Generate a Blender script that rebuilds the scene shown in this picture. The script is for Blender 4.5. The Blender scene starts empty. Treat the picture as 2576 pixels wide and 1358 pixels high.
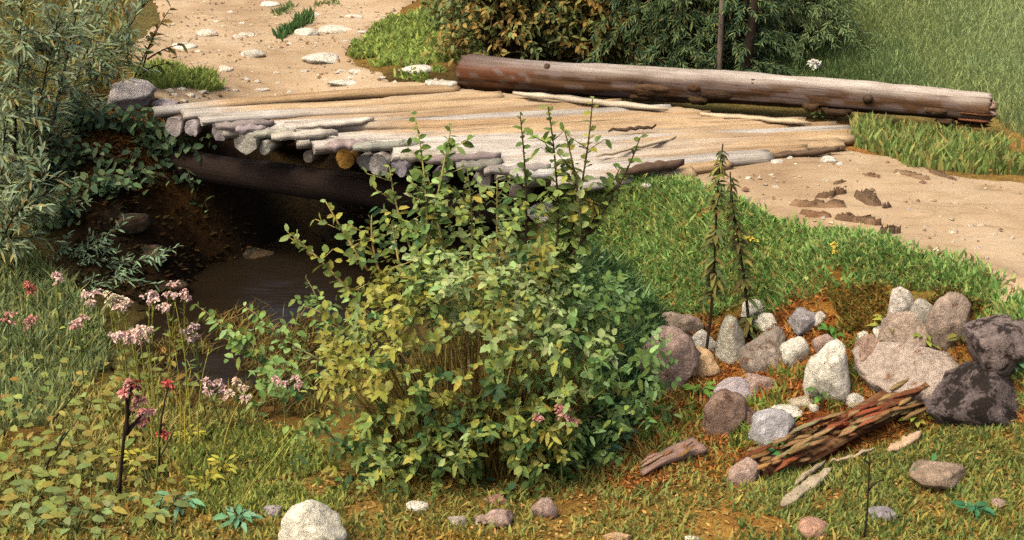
import bpy, math, random
import numpy as np
from mathutils import Vector, Matrix, noise as mnoise

sc = bpy.context.scene
COL = sc.collection
rnd = random.Random(7)
rng = np.random.default_rng(7)

# ------------------------------------------------------------------ camera
CAM_Z, PITCH, HFOV = 2.6, math.radians(22.0), math.radians(45.0)
cam_data = bpy.data.cameras.new("camera")
cam = bpy.data.objects.new("camera", cam_data)
COL.objects.link(cam)
cam.location = (0, 0, CAM_Z)
cam.rotation_euler = (math.radians(90) - PITCH, 0, 0)
cam_data.sensor_width = 36.0
cam_data.angle = HFOV
cam_data.clip_start, cam_data.clip_end = 0.05, 500
sc.camera = cam

# ------------------------------------------------------------------ light
SUN_EL, SUN_AZ = math.radians(58), math.radians(-124)     # sun stands to the left, a little on the viewer's side
world = bpy.data.worlds.new("World")
sc.world = world
world.use_nodes = True
wn = world.node_tree
sky = wn.nodes.new("ShaderNodeTexSky")
sky.sky_type = 'NISHITA'
sky.sun_disc = False
sky.sun_elevation = SUN_EL
sky.sun_rotation = SUN_AZ
sky.dust_density = 8.0
sky.ozone_density = 0.2
sky.air_density = 0.7
wn.links.new(sky.outputs[0], wn.nodes["Background"].inputs[0])
wn.nodes["Background"].inputs[1].default_value = 0.14
sun_d = bpy.data.lights.new("sun", 'SUN')
sun_d.energy = 1.5
sun_d.angle = math.radians(14)
sun_d.color = (1.0, 0.93, 0.80)
sun = bpy.data.objects.new("sun", sun_d)
COL.objects.link(sun)
sdir = Vector((math.sin(SUN_AZ) * math.cos(SUN_EL), math.cos(SUN_AZ) * math.cos(SUN_EL), math.sin(SUN_EL)))
sun.rotation_euler = sdir.to_track_quat('Z', 'Y').to_euler()
sc.view_settings.view_transform = 'Standard'
sc.view_settings.look = 'None'
sc.view_settings.exposure = 1.32
sc.view_settings.gamma = 1.0
sc.cycles.use_denoising = False

# ------------------------------------------------------------------ helpers
DW = 2575.0                                   # measuring grid laid over the photograph
FD = (DW / 2) / math.tan(HFOV / 2)
CX, CY = DW / 2, DW * 540 / 1024 / 2
cp, sp = math.cos(PITCH), math.sin(PITCH)
CAMP = np.array([0, 0, CAM_Z])


def lin(c):
    c = np.asarray(c, float) / 255.0
    return np.where(c <= 0.04045, c / 12.92, ((c + 0.055) / 1.055) ** 2.4)


KILL = 2.2                                    # picture brightness of a surface / its base colour


def A(r, g, b, k=1.0):
    "base colour of a surface that shows as this sRGB colour in daylight"
    return np.clip(lin((r, g, b)) / KILL * k, 0, 0.85)


def ray(u, v):
    a, b = (u - CX) / FD, (CY - v) / FD
    return np.array([a, cp + b * sp, -sp + b * cp])


def on_z(u, v, z):
    d = ray(u, v)
    return CAMP + d * ((z - CAM_Z) / d[2])


def on_y(u, v, y):
    d = ray(u, v)
    return CAMP + d * (y / d[1])


def depth(p):
    return p[1] * cp + (CAM_Z - p[2]) * sp


def mpp(p):
    "metres per grid unit at p"
    return depth(p) / FD


# ---- value noise on numpy arrays
_perm = np.random.default_rng(3).random((64, 64))


def vnoise(x, y):
    xi, yi = np.floor(x).astype(int), np.floor(y).astype(int)
    fx, fy = x - xi, y - yi
    fx, fy = fx * fx * (3 - 2 * fx), fy * fy * (3 - 2 * fy)
    g = lambda i, j: _perm[i % 64, j % 64]
    return (g(xi, yi) * (1 - fx) + g(xi + 1, yi) * fx) * (1 - fy) + (g(xi, yi + 1) * (1 - fx) + g(xi + 1, yi + 1) * fx) * fy


def fbm(x, y, o=3):
    s, a, t = 0, 1, 0
    for k in range(o):
        s = s + a * vnoise(x * 2 ** k + 13.1 * k, y * 2 ** k + 7.7 * k)
        t += a
        a *= .5
    return s / t


# ------------------------------------------------------------------ terrain
CTRL = [  # (u, v, z) read off the photograph with an assumed height
    (600, 60, .04), (900, 30, .08), (700, 150, 0), (450, 180, 0), (380, 255, -.02), (950, 180, 0), (1100, 212, -.02),
    (400, 296, -.12), (1500, 470, -.10), (1650, 455, 0), (1900, 420, 0), (2100, 380, 0), (2300, 450, 0), (2500, 550, 0),
    (2575, 700, 0), (2200, 580, 0), (1900, 500, 0), (2400, 640, 0), (250, 60, .05), (150, 200, .02),
    (1200, 110, .10), (1500, 170, .03), (1800, 190, .02), (2100, 225, .02), (2400, 258, .02),
    (2000, 0, .45), (2575, 0, .5), (2000, 100, .25), (1300, 0, .3), (1600, 50, .28), (2575, 150, .2), (2300, 120, .2), (1050, 60, .1),
    (2480, 345, -.10), (2575, 420, -.06), (2250, 360, -.03), (2575, 330, -.02),
    (1600, 475, -.02), (1700, 480, -.02), (1760, 505, -.02), (1860, 540, -.02), (2080, 608, -.02), (2330, 672, -.02), (2480, 732, -.02), (2575, 805, -.03),
    (1600, 560, -.2), (1700, 620, -.25), (1850, 650, -.22), (2080, 680, -.1), (2330, 715, -.06), (2480, 775, -.07),
    (1550, 720, -.5), (1700, 790, -.52), (1900, 785, -.44), (2080, 795, -.32), (2330, 775, -.16),
    (1700, 950, -.67), (1900, 900, -.58), (2080, 900, -.46), (2330, 870, -.32), (2480, 840, -.18), (2575, 860, -.13),
    (2330, 1000, -.5), (2480, 950, -.34), (2575, 950, -.28), (2575, 1080, -.46), (2480, 1080, -.5), (2330, 1100, -.58), (2080, 1100, -.68), (1700, 1150, -.77),
    (1200, 1240, -.8), (1500, 1250, -.8), (2000, 1250, -.72), (2500, 1250, -.6), (2575, 1358, -.63), (1800, 1358, -.75),
    (1200, 1358, -.75), (800, 1358, -.75), (300, 1358, -.75), (0, 1358, -.75), (0, 1150, -.8), (300, 1150, -.85),
    (600, 1150, -.9), (800, 1110, -.95), (500, 1040, -1.02), (150, 1000, -.95),
    (650, 960, -1.4), (480, 900, -1.38), (700, 800, -1.42), (550, 720, -1.42), (900, 750, -1.45), (800, 650, -1.45),
    (100, 800, -1.05), (100, 650, -.92), (60, 500, -.6), (60, 350, -.2), (300, 400, -.3), (300, 550, -.67), (300, 680, -1.0),
    (200, 300, -.08), (1350, 610, -.42), (1250, 720, -.8), (1000, 900, -1.15), (1000, 1050, -.98), (1400, 900, -.8),
]
WCTRL = [  # world points: under the deck, and the far land round about
    (-1.4, 9.2, -1.45), (-1.0, 9.7, -1.25), (-.6, 10.15, -.7), (-.2, 10.55, -.12), (-2.6, 10.1, -.2),
    (-1.5, 10.4, -.3), (-.1, 8.15, -.55), (.35, 8.3, -.16), (.25, 9.1, -.16), (-.4, 8.6, -1.1), (-.2, 9.3, -.75), (.9, 9.2, -.12), (1.0, 9.9, -.1),
    (.1, 9.9, -.3), (1.8, 9.4, -.1), (.8, 8.5, -.12), (-1.2, 10.8, -.08),
    (-6, 10, 0), (-8, 14, .5), (-6, 18, .8), (-3.2, 20, .5), (0, 18, 1.6), (5, 16, 2.0), (8, 12, 1.2), (8, 8, .2), (8, 4, -.3), (0, 2, -.75),
    (-6, 3, -.8), (-6, 6, -1.0), (-8, 8, -1.0), (0, 30, 5), (-20, 30, 4), (20, 30, 5), (-20, 0, -1), (20, 0, 0), (0, -15, -.8), (20, -15, 0),
    (-20, -15, -1), (20, 15, 2.5), (-20, 15, 1.5), (0, 90, 14), (60, 60, 12), (-60, 60, 10), (60, -40, 0), (-60, -40, -1),
]
pts = np.array([on_z(u, v, z) for u, v, z in CTRL] + [list(p) for p in WCTRL], float)
_c2 = 0.12 ** 2


def _k(dx, dy):
    return -np.sqrt(dx * dx + dy * dy + _c2)


_n = len(pts)
_M = np.zeros((_n + 3, _n + 3))
_M[:_n, :_n] = _k(pts[:, None, 0] - pts[None, :, 0], pts[:, None, 1] - pts[None, :, 1]) - 0.015 * np.eye(_n)
_M[:_n, _n] = 1
_M[:_n, _n + 1:] = pts[:, :2]
_M[_n:, :_n] = _M[:_n, _n:].T
_w = np.linalg.solve(_M, np.concatenate([pts[:, 2], np.zeros(3)]))


def H(x, y):
    x, y = np.asarray(x, float), np.asarray(y, float)
    sh = x.shape
    x, y = x.ravel(), y.ravel()
    out = np.empty_like(x)
    for s in range(0, len(x), 20000):
        a, b = x[s:s + 20000], y[s:s + 20000]
        out[s:s + 20000] = _k(a[:, None] - pts[None, :, 0], b[:, None] - pts[None, :, 1]) @ _w[:_n] + _w[_n] + _w[_n + 1] * a + _w[_n + 2] * b
    out += (fbm(x * 3.1, y * 3.1, 3) - .5) * .05
    return out.reshape(sh)


def G(u, v, off=0.0, far=26):
    "where the sight line through grid point (u, v) meets the ground raised by off"
    d = ray(u, v)
    t = np.linspace(2.5, far, 1400)
    P = CAMP + d[None] * t[:, None]
    f = P[:, 2] - H(P[:, 0], P[:, 1]) - off
    i = np.argmax(f < 0)
    if f[i] >= 0:
        i = len(t) - 1
    a = f[i - 1] / (f[i - 1] - f[i] + 1e-9) if i else 0
    return CAMP + d * (t[i - 1] + a * (t[i] - t[i - 1]))


def poly_ground(uv):
    return np.array([G(u, v)[:2] for u, v in uv])


def inside(x, y, poly):
    r = np.zeros(np.shape(x), bool)
    n = len(poly)
    for i in range(n):
        x0, y0 = poly[i]
        x1, y1 = poly[(i + 1) % n]
        c = ((y0 > y) != (y1 > y)) & (x < (x1 - x0) * (y - y0) / (y1 - y0 + 1e-12) + x0)
        r ^= c
    return r


def nearest_on(x, y, poly):
    "nearest boundary point and distance"
    bd = np.full(x.shape, 1e9)
    bx, by = x.copy(), y.copy()
    n = len(poly)
    for i in range(n):
        p, q = poly[i], poly[(i + 1) % n]
        d = q - p
        t = np.clip(((x - p[0]) * d[0] + (y - p[1]) * d[1]) / (d @ d + 1e-12), 0, 1)
        ex, ey = p[0] + t * d[0], p[1] + t * d[1]
        dd = np.hypot(x - ex, y - ey)
        m = dd < bd
        bd[m], bx[m], by[m] = dd[m], ex[m], ey[m]
    return bx, by, bd


def rough_poly(poly, step=.06, amp=.06, seed=0):
    out = []
    n = len(poly)
    for i in range(n):
        p, q = poly[i], poly[(i + 1) % n]
        k = max(1, int(np.hypot(*(q - p)) / step))
        for j in range(k):
            out.append(p + (q - p) * j / k)
    out = np.array(out)
    out[:, 0] += (fbm(out[:, 0] * 4 + seed, out[:, 1] * 4, 3) - .5) * 2 * amp
    out[:, 1] += (fbm(out[:, 0] * 4 + 31, out[:, 1] * 4 + seed, 3) - .5) * 2 * amp
    return out


# ------------------------------------------------------------------ mesh + object helpers
def tag(o, label=None, cat=None, group=None, kind=None):
    if label: o["label"] = label
    if cat: o["category"] = cat
    if group: o["group"] = group
    if kind: o["kind"] = kind
    return o


def empty(name, loc):
    o = bpy.data.objects.new(name, None)
    o.empty_display_size = .1
    o.location = [float(c) for c in loc]
    COL.objects.link(o)
    return o


def link(name, me, mat, parent=None, origin=None):
    o = bpy.data.objects.new(name, me)
    COL.objects.link(o)
    if mat is not None:
        for m in (mat if isinstance(mat, (list, tuple)) else [mat]):
            me.materials.append(m)
    if origin is not None:
        me.transform(Matrix.Translation([-float(c) for c in origin]))
        if parent is None:
            o.location = [float(c) for c in origin]
    if parent is not None:
        o.parent = parent
    return o


def mesh_np(name, V, flat, sizes, colors=None, smooth=False):
    me = bpy.data.meshes.new(name)
    V = np.ascontiguousarray(V, np.float32)
    me.vertices.add(len(V))
    me.vertices.foreach_set("co", V.ravel())
    flat = np.ascontiguousarray(flat, np.int32)
    sizes = np.ascontiguousarray(sizes, np.int32)
    me.loops.add(len(flat))
    me.loops.foreach_set("vertex_index", flat)
    me.polygons.add(len(sizes))
    st = np.zeros(len(sizes), np.int32)
    st[1:] = np.cumsum(sizes)[:-1]
    me.polygons.foreach_set("loop_start", st)
    me.polygons.foreach_set("loop_total", sizes)
    if smooth:
        me.polygons.foreach_set("use_smooth", np.ones(len(sizes), bool))
    me.update(calc_edges=True)
    if colors is not None:
        at = me.color_attributes.new("tint", 'FLOAT_COLOR', 'POINT')
        c = np.ones((len(V), 4), np.float32)
        c[:, :3] = colors
        at.data.foreach_set("color", c.ravel())
    return me


def nrm(a):
    return a / (np.linalg.norm(a, axis=-1, keepdims=True) + 1e-9)


class Geo:
    "collects shapes that become one mesh"
    def __init__(s):
        s.V, s.F, s.S, s.C, s.n = [], [], [], [], 0

    def add(s, V, F, S, C):
        V = np.asarray(V, float)
        s.V.append(V)
        s.F.append(np.asarray(F, int) + s.n)
        s.S.append(np.asarray(S, int))
        C = np.asarray(C, float)
        if C.ndim == 1:
            C = np.tile(C, (len(V), 1))
        s.C.append(C)
        s.n += len(V)

    def tube(s, path, radii, sides=7, col=(.2, .15, .1), cap=True, squash=1.0):
        P = np.asarray(path, float)
        n = len(P)
        R = np.broadcast_to(np.asarray(radii, float), (n,))
        T = nrm(np.gradient(P, axis=0))
        up = np.array([0, 0, 1.0]) if abs(T[0][2]) < .9 else np.array([0, 1.0, 0])
        X = nrm(np.cross(T, up))
        Y = np.cross(X, T)
        a = np.arange(sides) / sides * 2 * math.pi
        V = P[:, None] + X[:, None] * (np.cos(a)[None, :, None] * R[:, None, None]) + Y[:, None] * (np.sin(a)[None, :, None] * R[:, None, None] * squash)
        V = V.reshape(-1, 3)
        F = []
        for i in range(n - 1):
            for j in range(sides):
                k = (j + 1) % sides
                F += [i * sides + j, (i + 1) * sides + j, (i + 1) * sides + k, i * sides + k]
        S = [4] * ((n - 1) * sides)
        if cap:
            F += list(range(sides)) + list(range(n * sides - 1, (n - 1) * sides - 1, -1))
            S += [sides, sides]
        s.add(V, F, S, col)

    def leaves(s, P, D, N, L, W, C, droop=.2, fold=.12, shape='oval'):
        P, D = np.asarray(P, float), nrm(np.asarray(D, float))
        n = len(P)
        if n == 0:
            return
        N = np.asarray(N, float)
        N = nrm(N - D * np.sum(N * D, 1, keepdims=True))
        Sd = np.cross(D, N)
        L = np.broadcast_to(np.asarray(L, float), (n,))[:, None]
        W = np.broadcast_to(np.asarray(W, float), (n,))[:, None]
        if shape == 'oval':
            tp = [(0, 0, 0), (.3, -.46, 1), (.3, 0, 0), (.3, .46, 1), (.72, -.38, 1), (.72, 0, 0), (.72, .38, 1), (1, 0, .1)]
        else:
            tp = [(0, 0, 0), (.3, -.5, 1), (.3, 0, 0), (.3, .5, 1), (.65, -.36, 1), (.65, 0, 0), (.65, .36, 1), (1, 0, 0)]
        V = np.empty((n, 8, 3))
        for i, (a, w, h) in enumerate(tp):
            V[:, i] = P + D * (a * L) + Sd * (w * W) + N * (h * fold * W) - np.array([0, 0, 1.0]) * (droop * a * a * L)
        f = np.array([0, 3, 2, 0, 2, 1, 2, 3, 6, 5, 1, 2, 5, 4, 5, 6, 7, 4, 5, 7])
        F = (f[None] + 8 * np.arange(n)[:, None]).ravel()
        S = np.tile([3, 3, 4, 4, 3, 3], n)
        C = np.asarray(C, float)
        if C.ndim == 1:
            C = np.tile(C, (n, 1))
        s.add(V.reshape(-1, 3), F, S, np.repeat(C, 8, 0))

    def blades(s, P, Hh, Wd, lean, C, tipC=None):
        "P base points, Hh height, Wd width, lean (n,3) sideways offset of the tip"
        n = len(P)
        if n == 0:
            return
        P = np.asarray(P, float)
        Hh, Wd = np.broadcast_to(Hh, (n,))[:, None], np.broadcast_to(Wd, (n,))[:, None]
        th = rng.random(n) * math.pi
        X = np.stack([np.cos(th), np.sin(th) * .5, np.zeros(n)], 1)
        X = nrm(X)
        up = np.array([0, 0, 1.0])
        V = np.empty((n, 5, 3))
        V[:, 0] = P - X * Wd * .35
        V[:, 1] = P + X * Wd * .35
        m = P + up * Hh * .55 + lean * .35
        V[:, 2] = m - X * Wd * .5
        V[:, 3] = m + X * Wd * .5
        V[:, 4] = P + up * Hh * .96 + lean
        f = np.array([0, 1, 3, 2, 2, 3, 4])
        F = (f[None] + 5 * np.arange(n)[:, None]).ravel()
        S = np.tile([4, 3], n)
        s.add(V.reshape(-1, 3), F, S, np.repeat(C, 5, 0))

    def build(s, name, mat, parent=None, origin=None, smooth=True):
        me = mesh_np(name, np.concatenate(s.V), np.concatenate(s.F), np.concatenate(s.S), np.concatenate(s.C), smooth)
        return link(name, me, mat, parent, origin)


def pick(pal, n, jit=.12):
    pal = np.array([np.asarray(p) for p in pal])
    c = pal[rng.integers(0, len(pal), n)]
    return np.clip(c * (1 + rng.normal(0, jit, (n, 1))) * (1 + rng.normal(0, .05, (n, 3))), .002, .9)


# ------------------------------------------------------------------ materials
def new_mat(name):
    m = bpy.data.materials.new(name)
    m.use_nodes = True
    nt = m.node_tree
    return m, nt, nt.nodes["Principled BSDF"]


def N_(nt, t, **kw):
    n = nt.nodes.new(t)
    for k, v in kw.items():
        setattr(n, k, v)
    return n


def noise_node(nt, scale, detail=4, rough=.6, vec=None, stretch=None, distort=0):
    n = N_(nt, "ShaderNodeTexNoise")
    n.inputs["Scale"].default_value = scale
    n.inputs["Detail"].default_value = detail
    n.inputs["Roughness"].default_value = rough
    n.inputs["Distortion"].default_value = distort
    tc = N_(nt, "ShaderNodeTexCoord")
    src = tc.outputs["Object"]
    if stretch is not None:
        mp = N_(nt, "ShaderNodeMapping")
        mp.inputs["Scale"].default_value = stretch
        nt.links.new(src, mp.inputs[0])
        src = mp.outputs[0]
    nt.links.new(src, n.inputs["Vector"])
    return n


def ramp(nt, src, stops):
    r = N_(nt, "ShaderNodeValToRGB")
    el = r.color_ramp.elements
    while len(el) > 1:
        el.remove(el[0])
    el[0].position, el[0].color = stops[0][0], (*[float(c) for c in stops[0][1]], 1)
    for p, c in stops[1:]:
        e = el.new(p)
        e.color = (*[float(x) for x in c], 1)
    nt.links.new(src, r.inputs[0])
    return r


def mix(nt, fac, a, b, mode='MIX'):
    m = N_(nt, "ShaderNodeMix", data_type='RGBA', blend_type=mode)
    for sock, val in ((m.inputs[0], fac), (m.inputs[6], a), (m.inputs[7], b)):
        if hasattr(val, "is_output"):
            nt.links.new(val, sock)
        elif isinstance(val, (int, float)):
            sock.default_value = val
        else:
            sock.default_value = (*[float(x) for x in val], 1)
    return m.outputs[2]


def bump(nt, src, bsdf, strength=.4, dist=.02):
    b = N_(nt, "ShaderNodeBump")
    b.inputs["Strength"].default_value = strength
    b.inputs["Distance"].default_value = dist
    nt.links.new(src, b.inputs["Height"])
    nt.links.new(b.outputs[0], bsdf.inputs["Normal"])


def tint_node(nt):
    return N_(nt, "ShaderNodeVertexColor", layer_name="tint").outputs[0]


def leaf_mat(name, trans=.3, rough=.7, gain=1.74):
    m, nt, b = new_mat(name)
    t = tint_node(nt)
    n = noise_node(nt, 60, 3)
    r = ramp(nt, n.outputs[0], [(.3, (.78 * gain, .78 * gain, .78 * gain)), (.7, (1.2 * gain, 1.18 * gain, 1.08 * gain))])
    c = mix(nt, 1.0, t, r.outputs[0], 'MULTIPLY')
    nt.links.new(c, b.inputs["Base Color"])
    b.inputs["Roughness"].default_value = rough
    b.inputs["Specular IOR Level"].default_value = .06
    tr = N_(nt, "ShaderNodeBsdfTranslucent")
    nt.links.new(c, tr.inputs[0])
    ms = N_(nt, "ShaderNodeMixShader")
    ms.inputs[0].default_value = trans
    nt.links.new(b.outputs[0], ms.inputs[1])
    nt.links.new(tr.outputs[0], ms.inputs[2])
    nt.links.new(ms.outputs[0], nt.nodes["Material Output"].inputs[0])
    return m


M_LEAF = leaf_mat("leaf_green")
M_GRASS = leaf_mat("grass_blade", .35, .75, 1.95)
M_PETAL = leaf_mat("petal", .3, .7, 1.5)


def bark_mat(name, rough=.85, scale=25, stretch=(1, 1, .15)):
    m, nt, b = new_mat(name)
    t = tint_node(nt)
    n = noise_node(nt, scale, 5, .7, stretch=stretch)
    r = ramp(nt, n.outputs[0], [(.25, (.45, .45, .45)), (.6, (1.15, 1.13, 1.1)), (.8, (1.4, 1.4, 1.35))])
    nt.links.new(mix(nt, 1.0, t, r.outputs[0], 'MULTIPLY'), b.inputs["Base Color"])
    b.inputs["Roughness"].default_value = rough
    b.inputs["Specular IOR Level"].default_value = .15
    bump(nt, n.outputs[0], b, .6, .02)
    return m


M_STEM = bark_mat("stem_bark", scale=40)


def ground_mat():
    m, nt, b = new_mat("earth_and_moss")
    t = tint_node(nt)
    n1 = noise_node(nt, 1.6, 5, .6)
    n2 = noise_node(nt, 14, 6, .75, distort=.6)
    n3 = noise_node(nt, 70, 4, .7)
    c = mix(nt, 1.0, t, ramp(nt, n2.outputs[0], [(.28, (.35, .28, .22)), (.45, (.85, .8, .75)), (.6, (1.15, 1.15, 1.1)), (.78, (1.6, 1.6, 1.5))]).outputs[0], 'MULTIPLY')
    c = mix(nt, 1.0, c, ramp(nt, n3.outputs[0], [(.3, (.55, .5, .45)), (.7, (1.4, 1.4, 1.4))]).outputs[0], 'MULTIPLY')
    c = mix(nt, 1.0, c, ramp(nt, n1.outputs[0], [(.3, (.8, .9, .8)), (.7, (1.2, 1.1, 1.0))]).outputs[0], 'MULTIPLY')
    nt.links.new(c, b.inputs["Base Color"])
    b.inputs["Roughness"].default_value = .95
    b.inputs["Specular IOR Level"].default_value = .1
    bump(nt, n2.outputs[0], b, .7, .04)
    return m


def sand_mat():
    m, nt, b = new_mat("road_sand")
    n1 = noise_node(nt, .9, 5, .6, distort=.4)
    n2 = noise_node(nt, 6, 6, .7, stretch=(.5, 1.6, 1), distort=.5)
    n3 = noise_node(nt, 90, 4, .8)
    c = ramp(nt, n1.outputs[0], [(.28, A(164, 138, 106)), (.5, A(190, 165, 130)), (.72, A(206, 184, 152))]).outputs[0]
    c = mix(nt, 1.0, c, ramp(nt, n2.outputs[0], [(.3, (.66, .61, .55)), (.44, (.95, .93, .9)), (.6, (1, 1, 1)), (.75, (1.2, 1.2, 1.2))]).outputs[0], 'MULTIPLY')
    c = mix(nt, 1.0, c, ramp(nt, n3.outputs[0], [(.3, (.8, .79, .78)), (.7, (1.15, 1.15, 1.15))]).outputs[0], 'MULTIPLY')
    nt.links.new(c, b.inputs["Base Color"])
    b.inputs["Roughness"].default_value = .95
    b.inputs["Specular IOR Level"].default_value = .1
    bump(nt, n2.outputs[0], b, .5, .03)
    return m


def water_mat():
    m, nt, b = new_mat("brook_water")
    n = noise_node(nt, 5, 4, .6, stretch=(1, 3.5, 1))
    b.inputs["Base Color"].default_value = (.009, .006, .003, 1)
    b.inputs["Roughness"].default_value = .22
    b.inputs["IOR"].default_value = 1.33
    bump(nt, n.outputs[0], b, .25, .02)
    return m


_stone_cache = {}


def stone_mat(base, patch, amount=.5, name="stone"):
    key = (tuple(base), tuple(patch), amount)
    if key in _stone_cache:
        return _stone_cache[key]
    m, nt, b = new_mat(name)
    n1 = noise_node(nt, 9, 7, .75, distort=.25)
    n2 = noise_node(nt, 26, 5, .8, distort=.5)
    oi = N_(nt, "ShaderNodeObjectInfo")
    ba = A(*base, k=1.35)
    th = .31 + .2 * amount
    c = ramp(nt, n1.outputs[0], [(th - .03, A(*patch)), (th + .03, ba * .8), (.6, ba), (.72, np.clip(ba * 1.3, 0, .8))]).outputs[0]
    c = mix(nt, 1.0, c, ramp(nt, n2.outputs[0], [(.32, (.58, .57, .55)), (.68, (1.32, 1.32, 1.32))]).outputs[0], 'MULTIPLY')
    c = mix(nt, 1.0, c, ramp(nt, oi.outputs["Random"], [(0, (.85, .84, .84)), (1, (1.14, 1.12, 1.08))]).outputs[0], 'MULTIPLY')
    nt.links.new(c, b.inputs["Base Color"])
    b.inputs["Roughness"].default_value = .9
    b.inputs["Specular IOR Level"].default_value = .2
    bump(nt, n2.outputs[0], b, .9, .03)
    _stone_cache[key] = m
    return m


def wood_mat(name, stretch, rough=.85):
    m, nt, b = new_mat(name)
    t = tint_node(nt)
    n1 = noise_node(nt, 18, 6, .75, stretch=stretch)
    n2 = noise_node(nt, 3, 4, .6)
    c = mix(nt, 1.0, t, ramp(nt, n1.outputs[0], [(.34, (.26, .22, .19)), (.42, (.8, .77, .73)), (.56, (1.05, 1.05, 1.05)), (.72, (1.35, 1.35, 1.35))]).outputs[0], 'MULTIPLY')
    c = mix(nt, 1.0, c, ramp(nt, n2.outputs[0], [(.3, (.8, .78, .75)), (.7, (1.15, 1.15, 1.15))]).outputs[0], 'MULTIPLY')
    nt.links.new(c, b.inputs["Base Color"])
    b.inputs["Roughness"].default_value = rough
    b.inputs["Specular IOR Level"].default_value = .15
    bump(nt, n1.outputs[0], b, .7, .02)
    return m


M_GROUND, M_SAND, M_WATER = ground_mat(), sand_mat(), water_mat()
M_WOOD = wood_mat("weathered_wood", (.06, 1.3, 1.3))
M_ENDWOOD = wood_mat("end_wood", (1, 1, 1))

# ------------------------------------------------------------------ SETTING: road, ground, brook
road_a_uv = [(405, 292), (330, 190), (310, 120), (395, 60), (380, -60), (1130, -60), (1010, 20), (950, 60), (885, 125), (900, 165), (985, 205), (1140, 210), (1140, 232), (900, 252), (640, 282)]
road_b_uv = [(1470, 452), (1640, 452), (1760, 480), (1860, 520), (2080, 592), (2330, 655), (2480, 715), (2575, 795), None, (2575, 462), (2350, 432), (2230, 392), (2125, 372), (2150, 318), (1800, 335)]
kb = road_b_uv.index(None)
roadA = rough_poly(poly_ground(road_a_uv), amp=.10)
roadB = rough_poly(np.concatenate([poly_ground(road_b_uv[:kb]), [(2.86, 5.2), (3.05, 4.0), (3.0, 2.5), (6.0, 2.5), (6.0, 7.6)], poly_ground(road_b_uv[kb + 1:])]), amp=.07, seed=5)


def road_sheet(poly, cell=.05, flat=None):
    x0, y0 = poly.min(0) - .1
    x1, y1 = poly.max(0) + .1
    xs, ys = np.arange(x0, x1, cell), np.arange(y0, y1, cell)
    X, Y = np.meshgrid(xs, ys, indexing='ij')
    nx, ny = X.shape
    cxm, cym = (X[:-1, :-1] + cell / 2), (Y[:-1, :-1] + cell / 2)
    keep = inside(cxm, cym, poly)
    ins = inside(X, Y, poly)
    bx, by, bd = nearest_on(X.ravel(), Y.ravel(), poly)
    out = ~ins.ravel()
    Xf, Yf = X.ravel().copy(), Y.ravel().copy()
    Xf[out], Yf[out] = bx[out], by[out]
    Z = H(Xf, Yf) + .012 if flat is None else flat + .042 * np.clip((Xf + .4) / 1.8, 0, 1) * (1 - np.clip((Xf - 1.4) / 1.4, 0, 1))
    edge = np.clip(bd / .05, 0, 1) * (~out)
    Z += -.02 * (1 - edge)
    Z += (fbm(Xf * 1.3 + 4, Yf * 5, 3) - .5) * .035
    idx = np.arange(nx * ny).reshape(nx, ny)
    q = np.stack([idx[:-1, :-1], idx[1:, :-1], idx[1:, 1:], idx[:-1, 1:]], -1)[keep]
    used = np.unique(q)
    mp = np.full(nx * ny, -1)
    mp[used] = np.arange(len(used))
    V = np.stack([Xf, Yf, Z], 1)[used]
    me = mesh_np("road", V, mp[q].ravel(), np.full(len(q), 4), None, True)
    o = link("road", me, M_SAND)
    tag(o, kind="structure")
    return o


road_sheet(roadA)
road_sheet(roadB)
# sand trodden in between the poles of the deck
deck_sand = rough_poly(np.array([on_z(u, v, .03)[:2] for u, v in [(540, 292), (700, 306), (900, 330), (1130, 375), (1330, 414), (1480, 436), (1620, 428), (1760, 412), (1900, 396), (2150, 350), (2150, 318), (1800, 287), (1500, 254), (1150, 214), (900, 248), (640, 276)]]), amp=.09, seed=9)
road_sheet(deck_sand, .04, flat=.018)

ax = np.concatenate([[-120, -80, -50, -35, -25, -18, -14, -11, -9, -7.5, -6.6], np.arange(-6, 6.01, .055), [6.6, 7.5, 9, 11, 14, 18, 25, 35, 50, 80, 120]])
ay = np.concatenate([[-60, -40, -25, -15, -8, -4, -1, 1, 2, 2.8, 3.3], np.arange(3.7, 15.6, .055), [16.2, 17, 18, 19.5, 22, 25, 30, 40, 60, 90, 140]])
X, Y = np.meshgrid(ax, ay, indexing='ij')
Z = H(X, Y)
for pl in (roadA, roadB):
    ins = inside(X, Y, pl)
    _, _, bd = nearest_on(X[ins], Y[ins], pl)
    Z[ins] -= np.clip(bd / .12, 0, 1) * .05
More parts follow.
